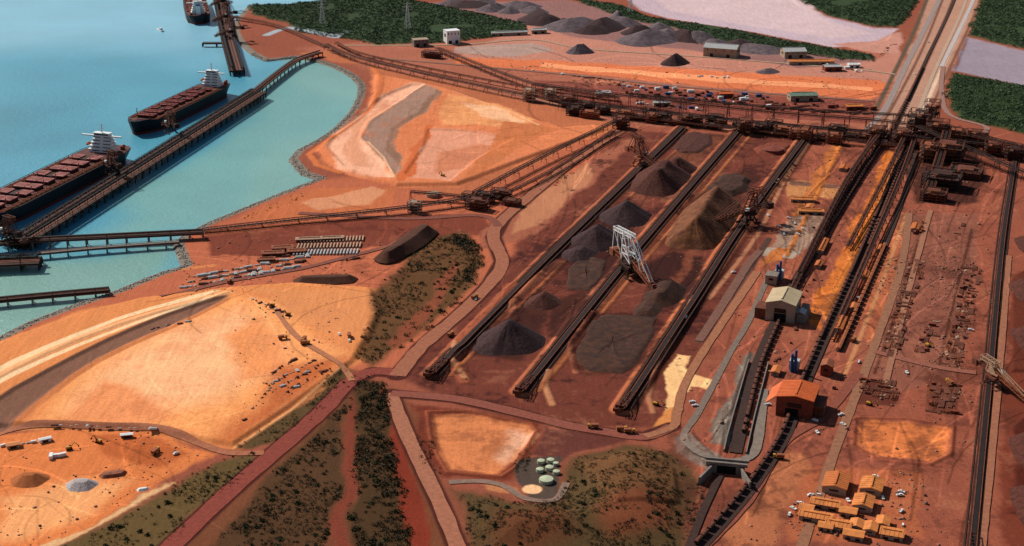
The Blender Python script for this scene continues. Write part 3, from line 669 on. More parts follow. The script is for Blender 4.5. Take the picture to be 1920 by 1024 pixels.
# ---------- stacker reclaimers
def machine(u,v,yaw,bl,ht,m1,m2,label,wheel=True,cat='mining machine',m3=None,sc=1):
    x,y,z=gp(u,v);r=E('bucket_wheel_reclaimer' if wheel else 'ore_stacker',(x,y,z),yaw);tag(r,label,cat);m3=m3 or m1;r.scale=(sc,)*3
    b=B()
    for sx in(-7,7):
        for sy in(-6,6): b.beam((sx,sy,0),(sx*.5,sy*.5,9),1.2);b.box(sx,sy,-.3,7,1.6,2)
        b.beam((sx,-6,4),(sx,6,4),.8)
    b.box(0,0,9,13,11,2);b.cyl(0,0,11,13,4.5);b.ob('portal',m2,r)
    b=B();b.box(0,0,13,14,7,1.6)
    for s in(-3,3):
        b.beam((5,s,14),(-3,s,ht),1.1);b.beam((-8,s,14),(-6,s,ht),1.1)
        for k in range(4):
            t0=k/4;t1=(k+1)/4;za=14+(ht-14)*t0;zb=14+(ht-14)*t1
            b.beam((5-8*t0,s,za),(-8+2*t1,s,zb),.6);b.beam((5-8*t1,s,zb),(-8+2*t1,s,zb),.6)
    b.beam((-3,-3,ht),(-3,3,ht),.9);b.truss((2,0,ht),(-17,0,ht+1),6,3.5,5,.6);b.ob('mast',m1,r)
    b=B();e=(bl,0,6);b.truss((2,0,15),e,4.5,3.5,12,.6);b.beam((2,0,15.2),(bl,0,6.2),2,.6);b.ob('boom',m3,r)
    b=B()
    for s in(-1.8,1.8): b.beam((-1,s,ht),(bl*.9,s,9),.5);b.beam((-1,s,ht),(bl*.5,s,12),.5);b.beam((-12,s,ht),(-22,s,17),.6)
    b.ob('stay_cable',m1,r)
    b=B();b.truss((-2,0,15),(-24,0,16),5,3,5,.5);b.box(-24,0,12,6,7,6);b.ob('counterweight_boom',m2,r)
    if wheel:
        b=B();b.hcyl((bl+1,-3.4,5.5),(bl+1,-1.4,5.5),4.2,14)
        for k in range(8):
            t=k*math.pi/4;b.box(bl+1+4.4*math.cos(t),-2.4,5.5+4.4*math.sin(t)-.9,1.8,2.6,1.8)
        b.ob('bucket_wheel',rustd,r)
    b=B();b.box(5,4.6,14.6,3.4,2.4,2.6);b.ob('cab',white,r);b=B();b.box(6.75,4.6,15.8,.15,2.2,1.2);b.ob('window',glass,r)
    return r
machine(1403,418,ang(1403,418,1360,425),46,32,rust,rustd,'rusty bucket wheel reclaimer beside a huge ore stockpile',m3=rust,sc=1.2)
machine(1200,312,ang(1200,312,1240,330),42,32,rust,rusto,'rust brown stacker reclaimer straddling the yard conveyor',sc=1.2)
machine(1862,725,ang(1862,725,1930,765),46,22,palew,rust,'pale lattice stacker with long inclined orange boom',False,m3=rusto)
machine(322,268,ang(322,268,300,255),30,30,rust,rustd,'dark rusty shiploader standing on the wharf',False,'shiploader')
machine(212,346,ang(212,346,180,330),30,30,rust,rustd,'dark rusty shiploader standing on the wharf',False,'shiploader')
machine(435,85,ang(435,85,400,90),34,36,rust,rustd,'rusty shiploader standing on the far berth',False,'shiploader')
machine(426,55,ang(426,55,400,60),34,36,rust,rustd,'rusty shiploader standing on the far berth',False,'shiploader')
machine(420,25,ang(426,55,400,60),34,36,rust,rustd,'rusty shiploader standing on the far berth',False,'shiploader')
machine(20,478,ang(20,478,-20,460),34,30,rust,rustd,'dark shiploader at the wharf end',False,'shiploader')
for o in list(bpy.data.objects):
    if o.parent is None and o.get('category')=='shiploader': o.location.z=7.5
x,y,z=gp(1180,518);r=E('bucket_wheel_reclaimer',(x,y,z),ang(1150,500,1218,545));tag(r,'large white open lattice stacker reclaimer with red base','mining machine');r.scale=(1.1,)*3
b=B()
for sx in(-9,9):
    for sy in(-7,7): b.beam((sx,sy,0),(sx*.5,sy*.5,10),1.6);b.box(sx,sy,-.3,9,2,2.4)
    b.beam((sx,-7,4),(sx,7,4),1)
b.box(0,0,10,17,12,2.4);b.cyl(0,0,12,14,5.5);b.box(-2,0,14,22,8,2.4);b.ob('portal',rustd,r)
b=B();b.truss((-6,0,16),(-30,0,18),6,4,5,.7);b.box(-30,0,13,7,9,7);b.ob('counterweight_boom',rusto,r)
b=B();TOP=(-10,44);BK=(-28,40)
for s in(-4.5,4.5):
    b.beam((8,s,16),(TOP[0],s*.6,TOP[1]),.9);b.beam((-9,s,16),(TOP[0],s*.6,TOP[1]),.9)
    b.beam((3.4,s*.9,23),(-9.2,s*.9,23),.6);b.beam((-1.4,s*.8,30.5),(-9.5,s*.8,30.5),.6);b.beam((8,s,16),(-9.2,s*.9,23),.5);b.beam((3.4,s*.9,23),(-9.5,s*.8,30.5),.5)
for k in((3.4,23),(-1.4,30.5),(-9.3,26),(-9.6,36)): b.beam((k[0],-4,k[1]),(k[0],4,k[1]),.6)
b.ob('mast',white,r)
b=B();b.truss((6,0,43),(-30,0,41),5,3.4,6,.6);b.ob('top_boom',white,r)
b=B();b.truss((6,0,18),(46,0,5),5,4,8,.7);b.beam((6,0,18),(46,0,5),2,.5);b.ob('boom',rusto,r)
b=B()
for s in(-3,3): b.beam((6,s*.7,42),(44,s*.6,8),.6);b.beam((6,s*.7,42),(25,s*.6,13),.5);b.beam((-29,s*.7,40),(-30,s,20),.6);b.beam((-29,s*.7,40),(-12,s,17),.5)
b.ob('stay_cable',white,r)
b=B();b.hcyl((47,-3.6,5),(47,-1.2,5),5,14)
for k in range(8):
    t=k*math.pi/4;b.box(47+5*math.cos(t),-2.4,5+5*math.sin(t)-1,2,3,2)
b.ob('bucket_wheel',rust,r);B().box(8,5.6,17,4,3,3).ob('cab',white,r)
# ---------- transfer towers
def tower(u,v,lx,ly,ht,rot,m,label,lv=4):
    x,y,z=gp(u,v);r=E('transfer_tower',(x,y,z-.3),rot);tag(r,label,'industrial building')
    b=B();X,Yy=lx/2,ly/2;nx=max(1,int(lx/9))
    for i in range(nx+1):
        for s in(-1,1): b.beam((-X+i*lx/nx,s*Yy,0),(-X+i*lx/nx,s*Yy,ht),.8)
    for k in range(1,lv+1):
        zz=ht*k/lv
        for s in(-1,1):
            b.beam((-X,s*Yy,zz),(X,s*Yy,zz),.7);b.beam((s*X,-Yy,zz),(s*X,Yy,zz),.7)
            for i in range(nx): b.beam((-X+i*lx/nx,s*Yy,zz-ht/lv),(-X+(i+1)*lx/nx,s*Yy,zz),.45)
            b.beam((s*X,-Yy,zz-ht/lv),(s*X,Yy,zz),.45)
    b.ob('steel_frame',m,r)
    b=B()
    for k in range(1,lv): b.box(0,0,ht*k/lv,lx*.96,ly*.96,.25)
    b.ob('platform',rustd,r)
    b=B();b.box(lx*.05,0,ht*.35,lx*.5,ly*.6,ht*.45,0,1.2,1.2);b.box(-lx*.25,ly*.1,ht*.1,lx*.3,ly*.5,ht*.3);b.ob('hopper',rusto if m is not rustd else rust,r)
    b=B();b.gable(lx*.5,ly*.6,ht,1.6,.5,.2);b.ob('roof',m,r)
TW=[(992,190,16,12,20,bwall),(1032,188,16,12,18,bwall),(1065,200,26,14,18,rust),(1100,210,22,12,16,rustd),(1165,240,20,16,18,rust),(1285,235,16,14,16,rust),(1395,248,20,16,20,rust),(1508,262,18,14,16,rusto),(1640,265,22,18,22,rust),(1690,272,26,20,24,rust),(1725,250,34,26,34,rustd),(1745,235,20,20,38,rust),(1775,300,40,30,26,rust),(1765,350,46,34,20,rustd),(1740,300,22,26,24,rusto),(1810,330,40,34,12,rust),(778,398,14,10,14,bwall),(895,392,26,14,14,rust),(940,372,24,12,12,rust),(880,375,16,12,10,rusto),(810,108,34,16,12,rust),(1860,290,22,14,18,rust),(1900,300,24,14,18,rustd),(40,468,34,20,16,rustd),(1220,215,20,12,12,rust),(1340,232,24,14,14,rustd),(1450,242,24,14,14,rust),(1570,255,24,14,16,rustd),(1755,265,30,20,32,rust),(1790,270,30,20,22,rusto),(1750,375,30,20,14,rust),(910,378,20,12,12,rustd),(960,385,20,12,8,rust),(1830,270,30,16,20,rust)]
for i in range(22): TW.append((1085+i*27+random.uniform(-8,8),212+i*2.9+random.uniform(-6,7),random.uniform(12,30),random.uniform(8,14),random.uniform(7,17),random.choice((rust,rustd,rusto))))
for u,v,a,b_,h,m in TW: tower(u,v,a,b_,h,ang(1400,240,1690,272),m,'open steel framed transfer tower with hoppers and dusty platforms')
# ---------- buildings
def bld(u,v,lx,ly,h,rot,wm,rm,label,rh=3,doors=2,name='shed',cat='building',flat=False):
    x,y,z=gp(u,v);r=E(name,(x,y,z-.1),rot);tag(r,label,cat)
    b=B();b.box(0,0,-.5,lx,ly,h+.5);
    if not flat:
        for s in(-1,1): b._a([(s*lx/2,-ly/2,h),(s*lx/2,ly/2,h),(s*lx/2,0,h+rh*ly/(ly+2))],[(0,1,2)])
    b.ob('wall',wm,r)
    b=B()
    if flat:b.box(0,0,h,lx+1,ly+1,.4)
    else:
        b.gable(lx,ly,h+.1,rh,.8,.3)
        k=int(lx/3)
        if lx>14:
            for i in range(k+1):
                X=-lx/2+i*lx/k
                for s in(-1,1): b.beam((X,s*(ly/2+.8),h+.25),(X,0,h+rh+.5),.22)
            b.box(0,0,h+rh,lx*.8,1.4,.9)
    b.ob('roof',rm,r)
    for i in range(doors):
        b=B();b.box(-lx/2+lx*(i+.5)/doors,-ly/2-.06,0,min(lx*.5/doors,6),.12,min(h*.6,6) if h>5 else 2.1);b.ob('door',rustd,r)
    k=min(4,max(2,int(lx/5)))
    for i in range(k):
        X=-lx/2+lx*(i+.5)/k
        for s in(-1,1): B().box(X,s*(ly/2+.05),h*.68,1.6,.1,h*.18).ob('window',glass,r)
    for s in(-1,1): B().box(s*(lx/2+.05),0,h*.5,.1,ly*.4,h*.25).ob('vent',rustd,r)
    return r
r=bld(1468,590,40,29,19,ROW,bwall,cream,'car dumper building with cream sheet roof over the rail track',4,name='car_dumper_building')
b=B();b.box(0,-20,0,32,11,9,0,1,.6);b.ob('annex',conc,r);b=B();b.box(-8,20,0,20,11,11);b.ob('annex',rust,r);B().box(-20.1,0,0,.3,12,9).ob('portal_opening',mat('opening_shade','080606'),r)  # portal opening is a near-black panel, the inner shade painted as colour
r=bld(1494,766,34,31,17,ROW,rwall,redroof,'car dumper building with bright orange red roof over the rail',2.6,name='car_dumper_building')
b=B();b.box(0,-20,9,24,9,1.2);b.box(0,-20,0,20,8,9);b.ob('annex',rust,r);b=B();b._a([(-16,16.3,17),(16,16.3,17),(16,25,9),(-16,25,9),(-16,16.3,16.6),(16,16.3,16.6),(16,25,8.6),(-16,25,8.6)],[(0,3,2,1),(4,5,6,7),(0,1,5,4),(3,7,6,2),(0,4,7,3),(1,2,6,5)]);b.ob('lean_to_roof',redroof,r);B().box(-17.1,2,0,.3,11,7.5).ob('portal_opening',MC['opening_shade'],r)  # portal opening here too: flat near-black panel in place of interior shade
for u,v in((1459,526),(1487,698)):
    x,y,z=gp(u,v);r=E('dust_collector',(x,y,z),ROW);tag(r,'blue dust collector stack beside the car dumper','industrial building')
    B().cyl(0,-1.6,0,22,1.3).ob('stack',blue,r);B().cyl(0,1.6,0,18,1.3).ob('stack',blue,r);B().box(6,0,2,8,9,8).box(6,0,0,7,8,2,0,1.1,1.1).ob('filter_box',galv,r);B().beam((0,0,15),(6,0,10),1.6).ob('duct',blue,r)
bld(1500,600,12,9,9,ROW,conc,galv,'grey equipment shed beside the tracks',2);bld(1447,530,14,12,10,ROW,bwall,conc,'square beige service building',1,flat=True)
bld(1550,700,14,10,10,ROW,rwall,rusto,'small rusty shed beside the track',2)
bld(1353,104,60,34,16,ang(1353,104,1380,106),bwall,galv,'large beige workshop with grey roof and open doors',5)
bld(1487,106,40,30,12,.1,bwall,galv,'beige workshop shed with pale roof',4);bld(1504,187,44,22,9,.1,bwall,mat('green_grey_roof','6E8070'),'low shed with grey green roof',3)
bld(847,80,26,20,24,.4,white,white,'tall white cubic building beside the mangroves',1,flat=True);bld(788,86,28,18,13,.3,conc,bwall,'grey concrete switch building',1,flat=True)
bld(1520,120,80,14,6,.05,bwall,tanroof,'long low tan roofed shed',2);bld(1560,132,30,16,8,.1,rwall,galv,'small grey roofed shed',2);bld(1600,126,20,12,6,.1,white,white,'small white shed in the yard',1)
bld(1360,182,22,14,7,.1,rwall,redroof,'small red roofed shed in the equipment yard',2);bld(955,66,70,10,6,.2,bwall,galv,'long narrow galvanised shed',2);bld(1010,62,30,12,7,.2,bwall,galv,'low grey shed near the mangroves',2)
bld(1240,198,26,12,6,.1,bwall,galv,'low grey workshop in the equipment yard',2);bld(1130,180,24,12,6,.1,bwall,white,'low white roofed workshop in the equipment yard',2);bld(1600,205,26,12,6,.1,rwall,tanroof,'low tan roofed store in the equipment yard',2)
for u,v in((1505,378),(1520,400)): bld(u,v,30,9,4,-.12,bwall,tanroof,'low site office with tan roof',1.5,3,name='site_office')
for u,v,a,w in((1542,465,44,7),(1575,612,34,8),(1582,318,20,10),(1518,392,14,8),(1535,500,16,6),(1600,580,14,6),(1622,520,18,6),(1716,430,22,8),(1455,700,14,7),(1650,470,16,6)): bld(u,v,a,w,4,ROW,bwall,orf,'long low shed with dusty orange roof',1.2,3,name='site_office')
for u,v,a,w,q,h in[(1567,914,24,18,0,6),(1634,918,20,16,0,5),(1618,950,18,14,0,5),(1548,950,22,10,1,4),(1530,974,24,10,1,4),(1572,990,18,11,1,4),(1606,990,11,9,0,4),(1632,996,12,9,0,4),(1672,1006,16,11,1,4),(1512,958,10,8,1,3.5),(1548,992,10,8,1,3.5),(1590,965,12,9,1,4),(1655,985,12,9,0,4),(1600,1008,14,9,1,4)]:
    bld(u,v,a,w,h,ROW-(math.pi/2 if q else 0),bwall,tanroof if h<6 else orf,'site building with dusty orange roof in the compound',2.0 if w>12 else 1.3,2,name='site_office')
bld(25,838,10,6,3,.4,bwall,tanroof,'small site hut on orange earth',.8,1,name='site_office');bld(238,820,9,3,3,.2,rwall,white,'small site hut beside the road',.5,1,name='site_office');bld(85,828,9,3,3,.5,white,white,'white site cabin on orange earth',.5,1,name='site_office')
for u,v,a,w in((512,478,24,10),(530,468,24,10),(556,474,20,10),(580,452,30,8),(622,450,26,8),(500,490,18,8)): bld(u,v,a,w,3.5,.12,rwall,rusto if u<560 else palew,'low open storage shelter on the shore yard',.8,2,name='storage_shelter')
tank=mat('pale_green_tank','B4B898',.6,.12,.3)
def tk(u,v,r0,h,m,label):
    x,y,z=gp(u,v);r=E('storage_tank',(x,y,z),random.uniform(0,6));tag(r,label,'tank');B().cyl(0,0,-.2,h,r0,n=28).cyl(0,0,h,h+r0*.12,r0*1.0,r0*.1,n=28).ob('shell',m,r)
    B().cyl(0,0,h-.1,h+.25,r0+.15,n=28,cap=False).beam((r0+.3,-.5,0),(r0+.3,-.5,h),.15).beam((r0+.3,.5,0),(r0+.3,.5,h),.15).ob('ladder',galv,r)
for u,v,q,h in[(1024,903,5.6,2.6,),(1012,884,3.0,2.4),(1030,880,3.2,2.4),(1043,888,2.8,2.4),(1014,868,3,2.4),(1032,866,3,2.4),(1042,872,2.2,2.2)]: tk(u,v,q,h,tank,'low round pale green storage tank on a gravel pad')
tk(812,368,9,4,bwall,'low round beige thickener tank beside conveyors');tk(1448,285,14,5,rwall,'round red dusty tank')
for u,v,h in((765,55,52),(605,45,46),(1182,22,30)):
    x,y,z=gp(u,v);r=E('power_pylon',(x,y,z),.4);tag(r,'grey lattice power pylon standing in mangroves','pylon');b=B()
    for k in range(8):
        a0=5*(1-k/9);a1=5*(1-(k+1)/9);z0=h*k/8;z1=h*(k+1)/8
        for sx,sy in((-1,-1),(1,-1),(1,1),(-1,1)):
            b.beam((sx*a0,sy*a0,z0),(sx*a1,sy*a1,z1),.6)
            b.beam((sx*a0,sy*a0,z0),(-sx*a1 if sx*sy>0 else sx*a1,sy*a1 if sx*sy>0 else -sy*a1,z1),.35)
    b.ob('lattice_frame',galv,r);b=B()
    for q in(.72,.84,.96): b.beam((-9,0,h*q),(9,0,h*q),.6)
    b.ob('crossarm',galv,r)
# ---------- vehicles
def car0():
    r=E('pickup_truck',(0,0,-500),0);tag(r,'white pickup truck parked on red dirt','car','white vehicles around the site')
    B().box(0,0,.5,5.4,1.9,.75).box(-1.5,.9,1.25,2.3,.1,.4).box(-1.5,-.9,1.25,2.3,.1,.4).ob('body',white,r);B().box(.6,0,1.25,2.2,1.7,.75,0,.75,.85).ob('cab',white,r)
    B().box(.6,0,1.4,2.1,1.72,.4,0,.85,.9).ob('window',glass,r)
    for x in(-1.7,1.7):
        for y in(-.9,.9): B().hcyl((x,y-.12,.42),(x,y+.12,.42),.42).ob('wheel',rubber,r)
    return r
def truck0():
    r=E('dump_truck',(0,0,-500),0);tag(r,'dusty haul truck working on the earthworks','truck','haul trucks on the earthworks')
    B().box(0,0,1.2,9,2.6,.6).box(3.6,0,1.8,2,2.6,2).ob('chassis',yel,r);B().box(-1.4,0,1.9,5.6,2.9,2,0,1.15,1.15).ob('tipper_body',rusto,r);B().box(4.62,0,2.7,.1,2.3,.8).ob('window',glass,r)
    for x in(-3,-1.4,3.4):
        for y in(-1.3,1.3): B().hcyl((x,y-.3,.8),(x,y+.3,.8),.8).ob('wheel',rubber,r)
    return r
def exc0():
    r=E('excavator',(0,0,-500),0);tag(r,'yellow excavator on bare earth','excavator','excavators on the earthworks')
    for y in(-1.4,1.4): B().box(0,y,0,5,.8,1.1,0,.85,1).ob('track',rubber,r)
    B().box(-.8,0,1.2,4.2,2.8,1.6).ob('body',yel,r);B().box(.9,.9,1.4,1.5,1,1.9).ob('cab',glass,r);B().beam((1,0,2),(4.5,0,5.5),.6).beam((4.5,0,5.5),(7.5,0,2.5),.5).ob('boom',yel,r);B().box(7.5,0,1.2,1.2,1.4,1.2,0,.6,1).ob('bucket',rustd,r)
    return r
def place(src,L):
    first=True
    for q in L:
        u,v=q[:2];rt=q[2] if len(q)>2 else random.uniform(0,6.28)
        p=gp(u,v,.25)
        if first: src.location=p;src.rotation_euler[2]=rt;first=False
        else: dup(src,p,rt)
place(car0(),[(1298,755,.1),(1303,762,.1),(1580,797),(1577,779),(1532,812),(1528,790),(1687,930),(1690,924),(1641,895),(1480,966),(1487,955),(1590,940),(1596,962),(1655,935),(1500,945),(1520,930),(892,563),(1440,405),(1478,410),(1490,420),(1690,960),(655,640),(636,628),(330,852),(1130,188),(1110,186),(1290,142),(1310,145),(1630,130),(1540,135),(1000,132),(985,128),(870,118),(1610,560),(1375,512),(1740,80),(1715,140),(1495,440),(1505,430),(1470,440),(1460,425),(1700,700),(1820,620),(1610,680),(1440,760)])
place(truck0(),[(1165,808,.1),(1112,803,3.1),(292,850,1.2),(530,636,.3),(572,646,.2),(1180,812,0),(890,560,1),(845,630,1.1),(570,640),(655,632),(430,530),(1600,640,1),(1780,720),(1460,860)])
place(exc0(),[(185,830),(510,575),(540,592),(830,330),(1230,760),(645,520),(130,843),(1740,650),(1630,760)])
# ---------- rail and wagons
T1=[(1378,850),(1395,780),(1422,680),(1462,590),(1500,515),(1590,365),(1668,245)]
T2=[(1300,1040),(1400,925),(1470,820),(1500,740),(1545,635),(1600,515),(1645,410),(1705,262)]
T3=[(1672,245),(1700,190),(1742,100),(1790,0),(1830,-110)]
T4=[(1350,892),(1318,960),(1285,1045)]
T5=[(1572,660),(1625,540),(1668,440),(1700,350),(1718,285)]
for T,w in((T1,11),(T2,11),(T3,5),(T4,6),(T5,6)): struct(strip('rail_track',[G(*q) for q in T],w,rail,.95))
wr=E('ore_wagon',(0,0,-500),0);tag(wr,'open topped iron ore wagon standing on the rail track','rail wagon','ore wagons on the unloading tracks')
B().box(0,0,1.1,9.6,2.7,2.0,0,1.0,1.12).box(0,0,.8,10.4,1,.4).ob('body',rustd,wr);B().box(0,0,3.1,8.8,2.4,.35,0,.7,.6).ob('ore_load',mat('wagon_ore','66392A',.95,.3,.2),wr)
for x in(-3.4,3.4): B().box(x,0,.1,2.4,2,.8).ob('bogie',rubber,wr)
w2=E('ore_wagon',(0,0,-500),0);tag(w2,'dusty orange ore wagon standing on the rail track','rail wagon','orange wagons beside the dumper tracks')
B().box(0,0,1.1,9.6,2.7,2.0,0,1.0,1.12).box(0,0,.8,10.4,1,.4).ob('body',orf,w2);B().box(0,0,3.1,8.8,2.4,.35,0,.7,.6).ob('ore_load',rusto,w2)
for x in(-3.4,3.4): B().box(x,0,.1,2.4,2,.8).ob('bogie',rubber,w2)
first={}
for T,lo,hi,off,sr in((T1,.05,.97,-3,wr),(T1,.55,.97,3,wr),(T2,.02,.98,3,wr),(T2,.6,.97,-3,wr),(T3,.0,.22,0,wr),(T5,.03,.45,0,w2)):
    R=resample([G(*q) for q in T],11);n=len(R)
    gz=terrain(R[:,0],R[:,1])
    for i in range(int(n*lo),int(n*hi)):
        d=R[min(i+1,n-1)]-R[max(i-1,0)];a=math.atan2(d[1],d[0]);x=R[i][0]-math.sin(a)*off;y=R[i][1]+math.cos(a)*off;l=(x,y,gz[i]+1.2)
        if sr.name not in first: sr.location=l;sr.rotation_euler[2]=a;first[sr.name]=1
        else: dup(sr,l,a)
for off in(-9,9):
    R=resample([G(*q) for q in T1[:3]],8);T=np.gradient(R,axis=0);T/=np.linalg.norm(T,axis=1)[:,None];R=R+np.stack([-T[:,1],T[:,0]],1)*off;gz=terrain(R[:,0],R[:,1]);b=B()
    for i in range(len(R)-1): b.beam((R[i][0]-R[0][0],R[i][1]-R[0][1],gz[i]+1),(R[i+1][0]-R[0][0],R[i+1][1]-R[0][1],gz[i+1]+1),1.0,3.4)
    o=b.ob('retaining_wall',conc,None,(R[0][0],R[0][1],0));tag(o,'grey concrete retaining wall beside the rail cutting','wall')
x,y,z=gp(1362,884);r=E('concrete_portal',(x,y,z),ROW+.15);r.scale=(1.35,1.35,1.35);tag(r,'concrete rail underpass with retaining walls','tunnel')
B().box(0,8,-.5,6,5,6).box(0,-8,-.5,6,5,6).box(0,0,5,6,24,2).box(0,0,7,1,26,1.2).ob('portal_frame',conc,r);B().box(-10,11,-.5,20,1.2,5.5,-.35).ob('retaining_wall',conc,r);B().box(-10,-11,-.5,20,1.2,5.5,.35).ob('retaining_wall',conc,r);B().box(-.2,0,-.4,5.8,11,5.3).ob('opening',MC['opening_shade'],r)  # underpass opening is a solid near-black block standing in for its shade
# ---------- laydown items
IT=[]
b=B()
for i in range(6): b.hcyl((-6,-1.8+i*.72,.4),(6,-1.8+i*.72,.4),.36,8)
b.beam((-4,-2.2,.1),(-4,2.2,.1),.2)
IT.append((b.mesh('pipe_bundle',rust),'pipe_bundle','bundle of rusty steel pipes laid on dirt','pipes'))
b=B().truss((-5,0,1.1),(5,0,1.1),2.4,2,5,.25);IT.append((b.mesh('steel_truss_section',rusto),'steel_truss_section','rust brown steel truss section lying on dirt','steel section'))
b=B();b.box(0,0,.15,6.1,2.4,2.5)
for i in range(14):
    for s in(-1,1): b.box(-2.9+i*.45,s*1.22,.3,.2,.1,2.2)
IT.append((b.mesh('shipping_container',rwall),'shipping_container','dusty red shipping container','container'))
IT.append((b.mesh('shipping_container',blue),'shipping_container','blue shipping container in the equipment yard','container'))
IT.append((b.mesh('shipping_container',white),'shipping_container','white shipping container in the equipment yard','container'))
b=B();b.hcyl((-1,0,1.6),(-.8,0,1.6),1.6,12).hcyl((.8,0,1.6),(1,0,1.6),1.6,12).hcyl((-.8,0,1.6),(.8,0,1.6),.9,10);IT.append((b.mesh('cable_drum',tanroof),'cable_drum','large timber cable drum on dirt','cable drum'))
b=B()
for i in range(5): b.box(0,-1.6+i*.8,.1,7,.6,.6)
for i in range(3): b.box(0,-.8+i*.8,.72,7,.6,.6)
IT.append((b.mesh('beam_stack',galv),'beam_stack','stack of pale concrete beams','beams'))
IT.append((b.mesh('beam_stack',rust),'beam_stack','stack of dark rusty beams','beams'))
b=B();b.box(0,0,.2,3,2.2,1.2);b.box(.6,.2,1.4,1.2,1,.8);b.cyl(-1,0,1.4,2.2,.5);b.box(-2.4,.5,0,1,1,.7);IT.append((b.mesh('machinery_skid',rust),'machinery_skid','rusty machinery skid lying on red dirt','machinery'))
b=B();b.box(0,0,0,4,3,.3);b.box(-.8,.3,.3,1.6,1.8,.6);b.box(1.1,-.4,.3,1.2,1.4,.9);IT.append((b.mesh('loaded_pallet',palew),'loaded_pallet','pale loaded pallet lying on dirt','pallet'))
def item(k,u,v,rot,sc=1,zs=1):
    me,n,l,c=IT[k];o=link(bpy.data.objects.new(n,me));o.location=gp(u,v,.2);o.rotation_euler[2]=rot;o.scale=(sc,sc,sc*zs);tag(o,l,c,'stored materials on the laydown areas')
def rows(p0,p1,n,ks,nr=1,rot=None,sc=1.0,j=2,off=(0,0),zs=1):
    for q in range(nr):
        for i in range(n):
            t=(i+.5)/n;u=p0[0]+(p1[0]-p0[0])*t+off[0]*q+random.uniform(-j,j);v=p0[1]+(p1[1]-p0[1])*t+off[1]*q+random.uniform(-j,j)*.6
            if random.random()<.15:continue
            item(random.choice(ks),u,v,(ROW if rot is None else rot)+random.choice((0,0,1.57,.3)),sc*random.uniform(.45,1.25),zs)
MX=(0,8,0,7,9,1,8,0,2)
rows((1655,665),(1708,490),34,MX,nr=3,off=(12,0),j=2,zs=.8,sc=1.15);rows((1770,685),(1815,500),34,MX,nr=3,off=(12,0),j=2,zs=.8,sc=1.15)
rows((1715,660),(1745,600),9,MX,nr=3,off=(10,0),j=2,zs=.8);rows((1715,440),(1722,415),5,(2,5,9),nr=2,off=(10,0));rows((1790,450),(1815,400),6,(0,8))
rows((1610,735),(1680,745),12,MX,nr=4,off=(0,-8),j=3,zs=.8);rows((1740,770),(1795,775),9,MX,nr=5,off=(2,-13),j=3,zs=.8)
rows((340,540),(560,500),30,(6,6,9,7),nr=3,off=(10,-10),rot=.15,sc=1.3,j=1);rows((490,490),(545,466),7,(7,0,7),nr=3,off=(14,0),rot=.2)
rows((510,700),(560,670),9,(8,6,7),rot=.9,sc=.8);rows((455,790),(520,710),12,(7,8,9),rot=.9,sc=.7);rows((530,740),(620,690),16,(7,8,9,6),nr=3,off=(-14,-8),rot=.4,sc=.75)
rows((470,560),(540,590),10,(7,6),rot=.5,sc=.8);rows((280,618),(360,602),12,(7,6),rot=.3,sc=.7)
rows((1160,160),(1440,185),34,(2,3,4,8,7),nr=3,off=(6,8),rot=.1,sc=1.4,j=4);rows((1440,195),(1640,205),24,(0,7,8,2),nr=2,off=(0,9),rot=.1,sc=1.5,j=4);rows((1190,195),(1330,208),14,(4,3,0),rot=.1,sc=1.3)
rows((1050,140),(1150,150),10,(0,7,6),rot=.1,sc=1.3);rows((1310,142),(1380,148),7,(6,4),rot=.08,sc=1.3);rows((1530,118),(1620,136),10,(4,6,2),rot=.1,sc=1.3)
rows((100,797),(295,806),20,(7,6,9),rot=.1,sc=.7);rows((0,838),(100,824),10,(4,6),rot=.4,sc=.7);rows((1500,915),(1700,985),12,(4,9,8),sc=.8,j=8);rows((90,860),(120,856),3,(4,),rot=.2);rows((1270,615),(1290,590),2,(4,))
rows((1500,560),(1530,520),4,(8,2));rows((1480,650),(1500,600),4,(8,7));rows((630,490),(670,485),5,(7,8),rot=.1);rows((1440,700),(1470,640),7,(8,9,7),j=6);rows((1540,760),(1580,700),7,(8,9,7),j=6);rows((1440,360),(1500,300),10,(8,9,7),j=10)
for k in range(3):
    p=gp(612+k*6,474-k*12);b=B();m=[galv,palew,palew][k]
    for i in range(20): b.hcyl((-36+i*3.7,-8,1),(-36+i*3.7+1,8,1),1.1,8)
    o=b.ob('pipe_row',m,None,p,.05+.02*k);tag(o,'row of large pale pipes laid side by side','pipes');o['kind']='stuff'
